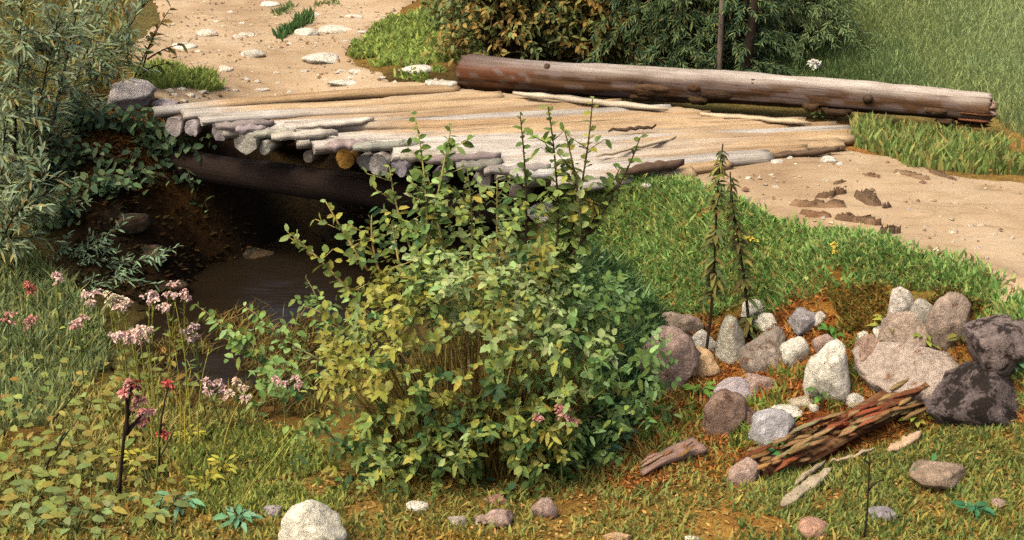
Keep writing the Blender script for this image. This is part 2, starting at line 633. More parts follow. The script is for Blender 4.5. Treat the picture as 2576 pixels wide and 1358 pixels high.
# soil colour place by place: bare ground, with shade darkened into the hollow
SOIL = [
    (200, 1250, (146, 120, 60)), (700, 1230, (140, 120, 60)), (1200, 1280, (154, 122, 60)), (1700, 1250, (154, 124, 62)), (2300, 1250, (150, 126, 66)), (2500, 1100, (140, 122, 66)),
    (1700, 1050, (165, 100, 42)), (2000, 950, (160, 92, 40)), (2150, 850, (150, 88, 38)), (1980, 800, (110, 58, 26)), (2050, 1100, (120, 62, 30)), (1650, 1180, (135, 80, 36)),
    (2200, 760, (160, 115, 40)), (2400, 760, (130, 85, 36)),
    (1800, 620, (138, 136, 68)), (1550, 600, (138, 134, 66)), (2200, 660, (134, 132, 66)), (2000, 640, (138, 136, 68)), (2400, 715, (134, 128, 64)), (1650, 720, (120, 120, 60)), (1500, 800, (90, 88, 46)),
    (300, 1000, (135, 105, 48)), (100, 900, (110, 110, 62)), (50, 700, (115, 112, 62)), (500, 1050, (110, 85, 38)),
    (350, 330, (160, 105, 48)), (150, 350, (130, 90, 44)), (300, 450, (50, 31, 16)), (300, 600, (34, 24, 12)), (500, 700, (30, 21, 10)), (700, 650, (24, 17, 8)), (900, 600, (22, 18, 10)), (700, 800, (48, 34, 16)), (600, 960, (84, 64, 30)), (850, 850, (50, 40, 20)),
    (1000, 120, (150, 120, 60)), (1300, 60, (140, 100, 44)), (1600, 100, (70, 80, 40)), (1900, 120, (90, 104, 58)), (2300, 100, (112, 130, 78)), (2500, 200, (126, 142, 90)), (2300, 380, (160, 112, 60)), (2500, 420, (150, 120, 66)), (400, 200, (150, 125, 60)), (100, 100, (104, 104, 62)), (100, 500, (110, 96, 52)),
]
sp_ = np.array([G(u, v)[:2] for u, v, _ in SOIL])
sc_ = np.array([A(*c) for _, _, c in SOIL])
# under the bridge: wet mud, colour lowered to deepen the deck's shade
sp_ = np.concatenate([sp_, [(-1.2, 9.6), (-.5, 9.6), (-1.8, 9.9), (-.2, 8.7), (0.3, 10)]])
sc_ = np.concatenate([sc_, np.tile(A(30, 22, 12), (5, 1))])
xf, yf = X.ravel(), Y.ravel()
xw, yw = xf + (fbm(xf * 2, yf * 2) - .5) * .6, yf + (fbm(xf * 2 + 9, yf * 2 + 5) - .5) * .6
C = np.empty((len(xf), 3))
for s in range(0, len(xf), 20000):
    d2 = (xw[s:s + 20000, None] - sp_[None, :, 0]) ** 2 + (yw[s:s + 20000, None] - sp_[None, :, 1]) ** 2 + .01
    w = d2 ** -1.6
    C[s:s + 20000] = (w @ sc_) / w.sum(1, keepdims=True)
nx, ny = X.shape
idx = np.arange(nx * ny).reshape(nx, ny)
q = np.stack([idx[:-1, :-1], idx[1:, :-1], idx[1:, 1:], idx[:-1, 1:]], -1).reshape(-1, 4)
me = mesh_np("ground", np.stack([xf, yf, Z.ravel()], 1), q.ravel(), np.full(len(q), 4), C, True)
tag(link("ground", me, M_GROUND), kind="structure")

# brook: a water sheet lying in the hollow
WZ = -1.24
xs, ys = np.arange(-6.0, .4, .08), np.arange(6.4, 10.6, .08)
X, Y = np.meshgrid(xs, ys, indexing='ij')
Zw = WZ + (fbm(X * 2.2, Y * 6, 3) - .5) * .02
idx = np.arange(X.size).reshape(X.shape)
q = np.stack([idx[:-1, :-1], idx[1:, :-1], idx[1:, 1:], idx[:-1, 1:]], -1).reshape(-1, 4)
keep = (H(X, Y).ravel()[q] < WZ + .12).all(1)
q = q[keep]
used = np.unique(q)
mp = np.full(X.size, -1)
mp[used] = np.arange(len(used))
me = mesh_np("brook_water", np.stack([X.ravel(), Y.ravel(), Zw.ravel()], 1)[used], mp[q].ravel(), np.full(len(q), 4), None, True)
tag(link("brook_water", me, M_WATER), kind="structure")


# ------------------------------------------------------------------ wood: bridge, kerb log, rotten log, sticks
def wavy(p, q, n=14, amp=.02, seed=0):
    t = np.linspace(0, 1, n)[:, None]
    P = np.asarray(p)[None] * (1 - t) + np.asarray(q)[None] * t
    r = np.random.default_rng(seed)
    for ax_ in range(3):
        ph, f = r.random() * 6, 2 + r.random() * 4
        P[:, ax_] += amp * np.sin(f * t[:, 0] + ph) - amp * np.sin(ph) * (1 - t[:, 0]) - amp * np.sin(f + ph) * t[:, 0]
    return P


def log_mesh(p, q, r0, r1, sides=14, n=24, rough=.08, seed=0, col_fn=None, amp=.02, squash=1.0):
    """a log along its own X axis: returns mesh in local space (origin at p) and the rotation; col_fn(t, a, rr) gives tint"""
    p, q = np.asarray(p, float), np.asarray(q, float)
    Lg = np.linalg.norm(q - p)
    t = np.linspace(0, 1, n)
    a = np.arange(sides) / sides * 2 * math.pi
    T, Aa = np.meshgrid(t, a, indexing='ij')
    r = np.random.default_rng(seed)
    R = (r0 + (r1 - r0) * T) * (1 + rough * (fbm(Aa * sides / 8 + seed * 3.3, T * Lg * .9 + seed, 3) - .5) * 2 + rough * .6 * (fbm(np.cos(Aa) * 2 + seed, np.sin(Aa) * 2 + T * Lg * 3, 2) - .5) * 2)
    R = R * (1 + rough * .22 * (vnoise(Aa * sides / 3.2 + seed, T * Lg * 1.6 + seed) - .5) * 2)
    Yc = amp * np.sin(T * 3 + r.random() * 6)
    Zc = amp * np.sin(T * 4 + r.random() * 6)
    V = np.stack([T * Lg, Yc + R * np.cos(Aa), Zc + R * np.sin(Aa) * squash], -1).reshape(-1, 3)
    # ragged ends
    V[:sides, 0] += r.normal(0, .012, sides)
    V[-sides:, 0] += r.normal(0, .012, sides)
    F, S = [], []
    for i in range(n - 1):
        for j in range(sides):
            k = (j + 1) % sides
            F += [i * sides + j, (i + 1) * sides + j, (i + 1) * sides + k, i * sides + k]
            S.append(4)
    C = np.array([col_fn(tt, aa) for tt, aa in zip(T.ravel(), Aa.ravel())]) if col_fn else np.tile([.3, .25, .2], (len(V), 1))
    rot = Vector((q - p).tolist()).to_track_quat('X', 'Z')
    return V, F, S, C, rot, sides, n


def build_log(name, p, q, r0, r1, col_fn, end_col, mat=None, parent=None, loc_parent=None, **kw):
    V, F, S, C, rot, sides, n = log_mesh(p, q, r0, r1, col_fn=col_fn, **kw)
    k = len(V)
    c0, c1 = V[:sides].mean(0), V[-sides:].mean(0)
    # end faces: inner ring + centre so that they shade as cut wood
    ring0, ring1 = c0 + (V[:sides] - c0) * .97, c1 + (V[-sides:] - c1) * .97
    V = np.concatenate([V, ring0, [c0 + (-.008, 0, 0)], ring1, [c1 + (.008, 0, 0)]])
    C = np.concatenate([C, np.tile(end_col, (2 * sides + 2, 1))])
    for j in range(sides):
        m = (j + 1) % sides
        F += [j, m, k + m, k + j]
        S.append(4)
        F += [k + j, k + m, k + sides]
        S.append(3)
        b = (n - 1) * sides
        F += [b + m, b + j, k + sides + 1 + j, k + sides + 1 + m]
        S.append(4)
        F += [k + sides + 1 + m, k + sides + 1 + j, k + 2 * sides + 1]
        S.append(3)
    me = mesh_np(name, V, F, S, C, True)
    o = link(name, me, mat or M_WOOD, parent)
    off = np.asarray(loc_parent) if loc_parent is not None else np.zeros(3)
    o.location = [float(c) for c in np.asarray(p) - off]
    o.rotation_mode = 'QUATERNION'
    o.rotation_quaternion = rot
    return o


def sliver(name, s, e, z, w, th, col, label, cat, group=None, ground=False, seed=0, parent=None, origin=None):
    p = G(*s, off=z) if ground else on_z(*s, z)
    q = G(*e, off=z) if ground else on_z(*e, z)
    Lg = np.linalg.norm(q - p)
    r = np.random.default_rng(seed)
    n = 12
    t = np.linspace(0, 1, n)
    prof = np.clip(np.minimum(t * 5 + .25, (1 - t) * 4 + .2), 0, 1) * (1 + .25 * r.normal(0, 1, n) * .5)
    V = []
    for i in range(n):
        x, hw = t[i] * Lg, w / 2 * prof[i]
        b = r.normal(0, .006)
        tt = th * (.7 + .3 * prof[i])
        V += [(x, -hw, -tt / 2 + b), (x, -hw * .8, tt / 2 + b), (x, hw * .1, tt * .62 + b), (x, hw * .85, tt / 2 + b), (x, hw, -tt / 2 + b)]
    F, S = [], []
    for i in range(n - 1):
        for j in range(5):
            k = (j + 1) % 5
            F += [i * 5 + j, (i + 1) * 5 + j, (i + 1) * 5 + k, i * 5 + k]; S.append(4)
    F += [4, 3, 2, 1, 0][::-1] + [(n - 1) * 5 + j for j in range(5)][::-1]
    S += [5, 5]
    Cc = np.repeat(np.clip(np.asarray(col)[None] * (1 + .1 * r.normal(0, 1, (n, 1))), .01, .85), 5, 0)
    me = mesh_np(name, np.array(V), F, S, Cc, False)
    o = link(name, me, M_WOOD, parent)
    o.location = [float(c) for c in (p if origin is None else p - origin)]
    o.rotation_mode = 'QUATERNION'
    o.rotation_quaternion = Vector((q - p).tolist()).to_track_quat('X', 'Z')
    if parent is None:
        tag(o, label, cat, group)
    return o



# --- the log bridge
b0 = on_z(900, 330, 0)
bridge = empty("log_bridge", b0)
tag(bridge, "low corduroy bridge of weathered poles over the dark hollow", "bridge")
GREY, PALE, TAN, SANDC = A(168, 158, 148), A(208, 200, 186), A(186, 156, 116), A(202, 174, 134)
poles = [
    ((395, 276), (1150, 222)), ((470, 290), (1260, 238)), ((525, 302), (1400, 248)), ((575, 322), (1560, 262)), ((690, 322), (1690, 277)), ((730, 322), (1780, 292)),
    ((745, 345), (1900, 300)), ((800, 358), (2020, 306)), ((930, 362), (2100, 314)), ((985, 380), (2140, 324)), ((1060, 392), (2150, 337)), ((1120, 398), (2140, 350)),
    ((1190, 412), (2115, 364)), ((1250, 425), (2030, 380)), ((1330, 438), (1930, 396)), ((1400, 452), (1830, 411)), ((1470, 466), (1740, 428)),
]
for i, (s, e) in enumerate(poles):
    p, q2 = on_z(s[0] + rnd.uniform(-22, 16), s[1], .03), on_z(*e, .03)
    r = .066 + .042 * rnd.random()
    jit = rnd.random()
    mid = [TAN, SANDC, SANDC, TAN * .9, PALE * .82][i % 5]
    gl = .14 + .30 * rnd.random() + (.18 if i > 7 else 0)

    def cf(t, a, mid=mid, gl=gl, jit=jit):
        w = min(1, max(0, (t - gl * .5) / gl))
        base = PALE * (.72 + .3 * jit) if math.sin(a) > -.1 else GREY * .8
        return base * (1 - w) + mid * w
    pz = p.copy(); qz = q2.copy()
    pz[2] = .055 - r * .62 + .02 * rnd.random(); qz[2] = pz[2] + .01
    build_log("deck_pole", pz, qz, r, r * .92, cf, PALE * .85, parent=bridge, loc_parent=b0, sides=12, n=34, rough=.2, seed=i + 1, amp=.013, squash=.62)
for i, (u, v, ln, w) in enumerate([(560, 318, 130, .10), (655, 338, 90, .09), (700, 345, 150, .08), (835, 368, 110, .11), (905, 372, 160, .09), (1025, 395, 120, .10), (1090, 404, 170, .09), (1165, 418, 100, .12), (1235, 432, 150, .09), (1300, 442, 120, .10), (610, 326, 60, .07)]):
    a_, e_ = on_z(u - 18, v, .055), on_z(u + ln, v - ln * .07, .075)
    o = sliver("broken_plank", (u - 18, v), (u + ln, v - ln * .07), .062 + .012 * (i % 3), w, .05, pick([PALE * .95, GREY, PALE * .8, GREY * .8], 1)[0], None, None, seed=200 + i, parent=bridge, origin=b0)
bearers = [  # end centre, end width, colour
    ((432, 300), 48, (196, 184, 176)), ((478, 303), 40, (188, 178, 176)), ((545, 322), 45, (160, 150, 150)), ((612, 340), 66, (206, 200, 184)), ((668, 366), 32, (200, 200, 186)),
    ((772, 380), 26, (120, 110, 96)), ((862, 386), 50, (150, 112, 46)), ((912, 388), 42, (150, 148, 144)), ((955, 398), 56, (214, 208, 200)), ((1010, 408), 44, (160, 156, 160)),
    ((1100, 424), 44, (140, 130, 128)), ((1210, 440), 48, (180, 172, 162)), ((1300, 462), 46, (150, 140, 128)),
]
for i, ((u, v), w, c) in enumerate(bearers):
    ye = np.interp(u, [c[0][0] for c in poles], [on_z(*c[0], .03)[1] for c in poles])
    p = on_y(u, v + 14, ye - .05)
    r = w * mpp(p) / 2
    q2 = p + np.array([.34, .94, 0]) * ((.35 if i < 4 else .9) + .3 * rnd.random())
    bc = A(96, 74, 52)
    build_log("bearer_log", p, q2, r, r * .9, lambda t, a, c=A(*c), bc=bc: c * max(0, 1 - t * 6) + bc * min(1, t * 6), A(*c), mat=M_WOOD, parent=bridge, loc_parent=b0, sides=12, n=10, rough=.16, seed=40 + i, squash=1.1)
p, q2 = on_z(250, 372, -.40), on_z(1450, 560, -.46)
build_log("stringer_beam", p, q2, .115, .135, lambda t, a: A(42, 28, 18), A(54, 38, 26), parent=bridge, loc_parent=b0, sides=16, n=30, rough=.1, seed=77)
p2 = p + np.array([.45, .95, -.02]); q3 = q2 + np.array([.45, .95, .02])
build_log("stringer_beam", p2, q3, .12, .12, lambda t, a: A(70, 42, 24), A(80, 52, 30), parent=bridge, loc_parent=b0, sides=14, n=20, rough=.1, seed=78)

# --- the big kerb log lying on the bridge
LL = G(1165, 232)
p = np.array([*on_z(1168, 226, .0)[:2], .0]); q2 = np.array([*on_z(2495, 333, .0)[:2], .0])
rl, rr = .150, .115
p[2], q2[2] = .165, .125
p[:2] += (0, .13); q2[:2] += (0, .12)
kerb = empty("kerb_log", p)
tag(kerb, "long grey weathered tree trunk lying as a kerb along the far side of the bridge", "log")


def kerb_col(t, a):
    # bark is left on the front and below, bare silver wood on top; the left end is rotten and rusty
    up = math.sin(a)
    front = -math.cos(a)
    w = 1 / (1 + math.exp(-(up * 1.0 - .66 + .25 * (vnoise(np.array(t * 22.), np.array(a * 2.)) - .5)) * 9))
    top = A(172, 162, 152) * (1 - t) + A(212, 200, 184) * t
    if t < .3:
        top = A(116, 98, 88) * (1 - t / .3) + top * t / .3
    bark = A(116, 98, 88) if vnoise(np.array(t * 30.), np.array(a * 5.)) > .5 else A(96, 68, 42)
    if t < .16 and vnoise(np.array(t * 60.), np.array(a * 3.)) > .35:
        bark = A(100, 58, 30)
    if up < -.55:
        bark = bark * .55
    return top * w + bark * (1 - w)


build_log("trunk", p, q2, rl, rr, kerb_col, A(120, 80, 46), parent=kerb, loc_parent=p, sides=36, n=130, rough=.17, seed=5, amp=.035)
# plates of bark still clinging to the front, and a few knots
q_rot = Vector((q2 - p).tolist()).to_track_quat('X', 'Z')
LgK = np.linalg.norm(q2 - p)


def on_log(t, a, lift):
    ti = min(1, max(0, t))
    rad = rl + (rr - rl) * ti
    v = Vector((t * LgK, math.cos(a) * (rad + lift), math.sin(a) * (rad + lift)))
    v.rotate(q_rot)
    return p + np.array(v[:])


for k in range(11):
    t0 = rnd.uniform(.01, .93)
    dt = rnd.uniform(.03, .085)
    a0 = math.pi + rnd.uniform(-.25, 1.0)               # the side turned to the bridge
    da = rnd.uniform(.35, .75)
    nu, nv = 12, 6
    V = []
    for iu in range(nu):
        for iv in range(nv):
            fu, fv = iu / (nu - 1), iv / (nv - 1)
            ed = min(fu, 1 - fu, .5) * 2 * min(1, min(fv, 1 - fv) * 3 + .1)
            V.append(on_log(t0 + dt * (fu + rnd.uniform(-.05, .05)), a0 + da * (fv - .5 + rnd.uniform(-.07, .07)), -.012 + .034 * min(1, ed * 2.2) + rnd.uniform(-.004, .006)))
    F = []
    for iu in range(nu - 1):
        for iv in range(nv - 1):
            F += [iu * nv + iv, (iu + 1) * nv + iv, (iu + 1) * nv + iv + 1, iu * nv + iv + 1]
    g = Geo()
    g.add(V, F, [4] * ((nu - 1) * (nv - 1)), pick([A(92, 66, 42), A(108, 80, 54), A(78, 56, 38)], 1)[0])
    g.build("bark_plate", M_WOOD, kerb, p, smooth=False)
for k, (t, a) in enumerate([(.18, 2.4), (.37, 2.75), (.58, 2.2), (.79, 2.6)]):
    g = Geo()
    g.tube([on_log(t, a, -.03), on_log(t + .002, a, .012), on_log(t + .003, a, .022)], [.042, .028, .012], 9, A(96, 78, 62))
    g.build("knot", M_ENDWOOD, kerb, p)
# splintered pale heart and a torn shell of bark at the right end
axd = nrm(q2 - p)
side = nrm(np.cross(axd, [0, 0, 1])); upv = np.cross(side, axd)
g = Geo()
for k in range(30):
    a0, rad = rnd.uniform(0, 6.28), rr * math.sqrt(rnd.random()) * .62
    c = q2 + side * math.cos(a0) * rad + upv * (math.sin(a0) * rad + .02)
    g.tube([c - axd * .05, c + axd * rnd.uniform(.005, .03), c + axd * rnd.uniform(.03, .06)], [.022, .018, .004], 5, pick([A(206, 182, 166), A(188, 160, 140), A(150, 112, 84)], 1)[0])
g.build("heartwood", M_ENDWOOD, kerb, p)
g = Geo()
for k in range(9):
    a0 = rnd.uniform(-2.6, .6)
    c = q2 + side * math.cos(a0) * rr * .96 + upv * math.sin(a0) * rr * .96
    g.tube([c - axd * .22, c - axd * .05, c + axd * rnd.uniform(.0, .05)], [.012, .022, .006], 5, pick([A(104, 66, 36), A(128, 86, 52), A(84, 54, 32)], 1)[0], squash=.6)
g.build("bark_shell", M_ENDWOOD, kerb, p)
# low block that carries the right end
pb = G(2385, 345); pb2 = pb + np.array([.1, .4, 0])
blk = build_log("support_log", pb + np.array([0, 0, .0]), pb2, .07, .065, lambda t, a: A(84, 60, 40), A(96, 66, 40), sides=12, n=8, rough=.15, seed=91)
tag(blk, "short dark log wedged under the right end of the trunk", "log")

# --- boards and slivers lying loose on the deck
sliver("board", (745, 318), (940, 300), .085, .10, .03, A(220, 208, 190), "pale board with a bleached broken end lying on the front edge of the bridge", "board", seed=1)
sliver("board", (1290, 233), (1680, 275), .09, .09, .03, A(200, 186, 160), "long pale batten lying in front of the kerb trunk", "board", seed=2)
sliver("board", (1760, 285), (2040, 310), .075, .08, .025, A(206, 184, 150), "buff batten under the shadow of the trunk", "board", seed=3)
sliver("board", (1070, 208), (1150, 212), .07, .16, .04, A(212, 204, 184), "whitish splintered board at the rotten left end of the trunk", "board", seed=4)
sliver("pole", (1560, 436), (1720, 408), .10, .07, .05, A(110, 88, 70), "dark grey pole lying at the lower right edge of the bridge deck", "pole", seed=6)
sliver("pole", (1940, 392), (2110, 372), .05, .07, .03, A(120, 98, 74), "dark stained pole half sunk in sand below the trunk", "pole", seed=7)
sliver("stick", (1500, 395), (1700, 345), .095, .03, .02, A(224, 206, 172), "thin cream stick lying across the deck poles", "stick", seed=8)
sliver("stick", (1530, 330), (1650, 318), .09, .03, .02, A(100, 80, 62), "thin dark stick lying on the sandy deck", "stick", seed=9)

# --- sticks in the foreground
sliver("broken_board", (1965, 1272), (2090, 1178), .03, .062, .026, A(196, 180, 152), "pale split board lying aslant in the foreground grass", "board", ground=True, seed=11)
sliver("stick", (2000, 1215), (2075, 1160), .04, .022, .02, A(190, 172, 140), "thin grey stick lying just above the split board", "stick", ground=True, seed=12)
sliver("stick", (2232, 1135), (2318, 1092), .03, .05, .03, A(208, 178, 144), "short buff piece of wood below the black boulder", "stick", ground=True, seed=13)
sliver("stick", (2085, 1165), (2200, 1128), .03, .016, .014, A(200, 180, 150), "very thin pale twig lying in grass beside the upright dark shoot", "stick", ground=True, seed=14)

# --- rotten red log by the boulders
rp, rq = G(1895, 1168, .035), G(2330, 985, .06)
rot = empty("rotten_log", rp)
tag(rot, "crumbling red brown rotten log slanting up to the black boulder", "log")


def rot_col(t, a):
    v = float(vnoise(np.array(t * 26.), np.array(a * 4.)))
    return A(108, 66, 38) if v < .35 else A(140, 106, 68) if v < .6 else A(88, 54, 32) if v < .75 else A(128, 74, 44)


build_log("core", rp - (0, 0, .01), rq - (0, 0, .01), .065, .11, rot_col, A(110, 60, 30), parent=rot, loc_parent=rp, sides=22, n=60, rough=.6, seed=21, amp=.03, squash=.6)
dirv = nrm(rq - rp)
for k in range(84):
    t = rnd.uniform(-.02, .97)
    c = rp + (rq - rp) * t + np.array([rnd.uniform(-.09, .09), rnd.uniform(-.13, .07), .02 + rnd.uniform(-.02, .05)])
    ln = rnd.uniform(.05, .22)
    d = nrm(dirv + np.array([0, rnd.uniform(-.28, .28), rnd.uniform(-.12, .2)]))
    g = Geo()
    cc = pick([A(158, 126, 82), A(140, 70, 38), A(142, 80, 50), A(156, 146, 104), A(150, 114, 68), A(110, 66, 38), A(164, 132, 86), A(130, 96, 58)], 1)[0]
    g.tube([c - d * ln / 2, c - d * ln * .2 + (0, 0, .006), c + d * ln * .2, c + d * ln / 2], [.004, .017, .015, .003], 6, cc, squash=.45)
    g.build("splinter", M_WOOD, rot, rp, smooth=False)
rp2, rq2 = G(1600, 1190, .03), G(1765, 1115, .06)
r2 = empty("rotten_branch", rp2)
tag(r2, "mauve brown rotten root stub with split tail lying in rusty grass", "branch")
build_log("stub", rp2 + (rq2 - rp2) * .08 + (0, 0, -.01), rq2 + (0, 0, -.01), .016, .066, lambda t, a: A(158, 128, 112), A(176, 146, 128), parent=r2, loc_parent=rp2, sides=14, n=16, rough=.42, seed=31, squash=.7)
for k in range(11):
    dd = rq2 - rp2
    off_ = np.array([rnd.uniform(-.03, .03), rnd.uniform(-.05, .05), rnd.uniform(-.01, .03)])
    t0 = rnd.uniform(.05, .55)
    t1 = t0 + rnd.uniform(.22, .4)
    a_, e_ = rp2 + dd * t0 + off_ * 1.2, rp2 + dd * t1 + off_ * .8 + (0, 0, .02)
    for q_ in (a_, e_):
        q_[2] = max(q_[2], float(H(q_[0], q_[1])) + .012)
    g = Geo()
    g.tube(wavy(a_, e_, 6, .006, k), [.004, .010, .014, .013, .009, .004], 5, pick([A(150, 112, 70), A(168, 138, 120), A(120, 84, 50), A(176, 148, 104)], 1)[0], squash=.5)
    g.build("splinter", M_WOOD, r2, rp2, smooth=False)


# ------------------------------------------------------------------ stones
def ico(sub):
    import bmesh
    bm = bmesh.new()
    bmesh.ops.create_icosphere(bm, subdivisions=sub, radius=1)
    V = np.array([v.co[:] for v in bm.verts])
    F = np.array([[v.index for v in f.verts] for f in bm.faces])
    bm.free()
    return V, F


ICO = {k: ico(k) for k in (2, 3, 4)}


def stone(name, u, v, w, h, mat, label, cat="stone", group=None, sink=.35, seed=None, sub=3, off=None, flatness=.8, tilt=0, cuts=5):
    seed = seed if seed is not None else int(u * 7 + v * 13)
    r = np.random.default_rng(seed)
    c = G(u, v + h * .18)
    m = mpp(c)
    w, h = w * (1.3 if 40 < w < 130 and sub > 2 and u > 1600 and 700 < v < 1160 else 1.2), h * (1.28 if u > 1600 and 700 < v < 1160 else 1.2)
    rx = w * m / 2
    el = math.asin(min(1, max(.1, (CAM_Z - c[2]) / np.linalg.norm(c - CAMP))))
    hp = h * m / 2
    ry = min(rx * flatness, hp / math.sin(el) * .72)
    rz = max(hp * .35, math.sqrt(max(hp * hp - (ry * math.sin(el)) ** 2, 0)) / math.cos(el))
    rz *= 1.12
    V, F = ICO[sub]
    V = V.copy()
    for k in range(cuts + 5):                           # broken facets
        n = nrm(r.normal(0, 1, 3)); n[2] *= .7; n = nrm(n)
        dd = V @ n
        lim = r.uniform(.55, .88)
        ex = np.clip(dd - lim, 0, None)
        V -= n[None] * (ex * .96)[:, None]
    o3 = r.random(3) * 40
    ns = np.array([mnoise.fractal(Vector((x * 1.4 + o3).tolist()), 1.0, 2.0, 3) for x in V])
    V *= (1 + .12 * ns)[:, None]
    if sub > 2:
        V *= (1 + .05 * np.array([mnoise.fractal(Vector((x * 6 + o3).tolist()), 1.0, 2.0, 2) for x in V]))[:, None]
    V *= np.array([rx, ry, rz]) / np.abs(V).max(0)
    a = r.uniform(-.25, .25)
    R = np.array([[math.cos(tilt), 0, math.sin(tilt)], [0, 1, 0], [-math.sin(tilt), 0, math.cos(tilt)]]) @ np.array([[math.cos(a), -math.sin(a), 0], [math.sin(a), math.cos(a), 0], [0, 0, 1]])
    V = V @ R.T
    me = mesh_np(name, V, F.ravel(), np.full(len(F), 3), None, True)
    c2 = G(u, v, rz * (1 - 2 * sink)) if off is None else G(u, v, off)
    o = link(name, me, mat)
    o.location = [float(x) for x in c2]
    return tag(o, label, cat, group)


WHITE = lambda a=.25: stone_mat((226, 220, 200), (150, 112, 70), a, "white_limestone")
CHALK = lambda: stone_mat((224, 212, 190), (196, 168, 130), .1, "chalky_pebble")
MAUVE = lambda a=.45: stone_mat((176, 156, 136), (122, 84, 54), a, "mauve_stone")
LILAC = lambda: stone_mat((188, 176, 174), (150, 120, 90), .2, "lilac_stone")
PINK = lambda: stone_mat((182, 156, 140), (140, 104, 76), .4, "pinkish_stone")
GREY_S = lambda: stone_mat((158, 152, 150), (110, 88, 66), .4, "grey_stone")
BROWN = lambda: stone_mat((128, 104, 90), (92, 60, 36), .5, "brown_stone")
DARK = lambda: stone_mat((126, 112, 106), (50, 38, 30), .7, "dark_lichen_stone")
BLUEG = lambda: stone_mat((184, 180, 178), (140, 120, 104), .3, "blue_grey_stone")
TANS = lambda: stone_mat((200, 168, 126), (150, 104, 60), .35, "tan_stone")

boulders = [
    (1708, 820, 92, 72, MAUVE(), "mauve grey block at the upper left corner of the stone heap", .3),
    (1684, 912, 112, 128, PINK(), "big pinkish slab leaning at the left end of the stone heap", .2),
    (1772, 864, 50, 50, WHITE(), "small white block behind the tan round stone", .3),
    (1756, 918, 84, 62, TANS(), "tan rounded stone beside the leaning pinkish slab", .3),
    (1836, 872, 54, 104, stone_mat((196, 190, 168), (160, 120, 80), .35, "pale_stone"), "tall pale stone standing upright between the tan and the grey brown one", .25),
    (1898, 782, 64, 40, WHITE(), "white flat stone under the second dark tall plant", .4),
    (1928, 820, 50, 44, WHITE(), "white stone half hidden behind dark fern leaves", .4),
    (1930, 892, 104, 100, stone_mat((146, 134, 120), (110, 74, 46), .5, "grey_brown_stone"), "broad grey brown stone in the middle of the heap", .35),
    (2000, 890, 58, 60, WHITE(.15), "small round white stone right of the broad grey brown one", .25),
    (2092, 950, 100, 130, WHITE(.3), "large egg shaped white boulder in the stone heap", .25),
    (2018, 812, 64, 54, GREY_S(), "grey stone in the dark earth under the grass bank", .4),
    (2058, 806, 36, 34, WHITE(), "small pale stone right of the grey one in the dark earth", .4),
    (2070, 872, 44, 44, PINK(), "small brownish pink stone behind the white egg shaped boulder", .3),
    (2258, 782, 64, 84, stone_mat((204, 196, 180), (140, 100, 60), .4, "pale_grey_stone"), "pale jagged stone topmost in the heap under the grass", .3),
    (2318, 796, 54, 70, stone_mat((168, 162, 148), (130, 100, 64), .4, "greyish_stone"), "greyish stone right beside the pale jagged topmost one", .3),
    (2272, 842, 96, 84, MAUVE(.3), "round mauve stone below the pale jagged one", .3),
    (2388, 822, 92, 116, MAUVE(.35), "triangular mauve boulder next to the dark boulder at the edge", .3),
    (2525, 866, 170, 124, DARK(), "huge dark boulder with black lichen and a white top edge", .3),
    (2296, 938, 240, 118, stone_mat((174, 158, 142), (138, 94, 58), .3, "big_grey_stone"), "huge long grey boulder with a rounded back", .3),
    (2188, 902, 74, 84, stone_mat((166, 138, 118), (124, 84, 54), .4, "rosy_stone"), "rosy brown stone left of the huge grey boulder", .3),
    (2226, 838, 44, 34, WHITE(.3), "small white stone above the huge grey boulder", .3),
    (2168, 852, 30, 28, WHITE(.3), "tiny white star shaped stone among green leaves", .3),
    (2462, 1000, 220, 134, stone_mat((104, 92, 88), (40, 30, 23), .9, "black_lichen_stone"), "huge blackish boulder at the end of the rotten log", .3),
    (1852, 985, 84, 52, LILAC(), "pale lilac stone below the broad grey brown one", .3),
    (1912, 970, 64, 44, PINK(), "flat pinkish stone overlapping the pale lilac one", .4),
    (1826, 1052, 92, 96, stone_mat((138, 114, 98), (90, 64, 46), .5, "purple_brown_stone"), "dome shaped purple brown stone left of the rotten log", .3),
    (1888, 1056, 64, 56, BROWN(), "dark brown stone leaning against the purple brown dome", .4),
    (1974, 1040, 68, 36, WHITE(.05), "flat creamy white stone above the blue grey one", .3),
    (2014, 1012, 54, 32, stone_mat((190, 178, 152), (150, 112, 70), .4, "buff_stone"), "buff stone behind the flat creamy white one", .4),
    (1942, 1086, 96, 78, BLUEG(), "blue grey stone with white flecks at the foot of the rotten log", .3),
    (1868, 1196, 76, 76, PINK(), "hollowed pinkish stone left of the green dock leaves", .35),
    (2046, 1028, 22, 18, WHITE(.1), "tiny white pebble by the top of the rotten log", .3),
    (2150, 1010, 40, 30, WHITE(.2), "white chip lying on top of the rotten log", .3),
]
for (u, v, w, h, m_, lab, snk) in boulders:
    stone("boulder" if w > 70 else "stone", u, v, w * 1.06, h * 1.06, m_, lab, "boulder" if w > 70 else "stone", "stones of the heap under the grass bank", snk + .08, sub=4 if w > 60 else 3)
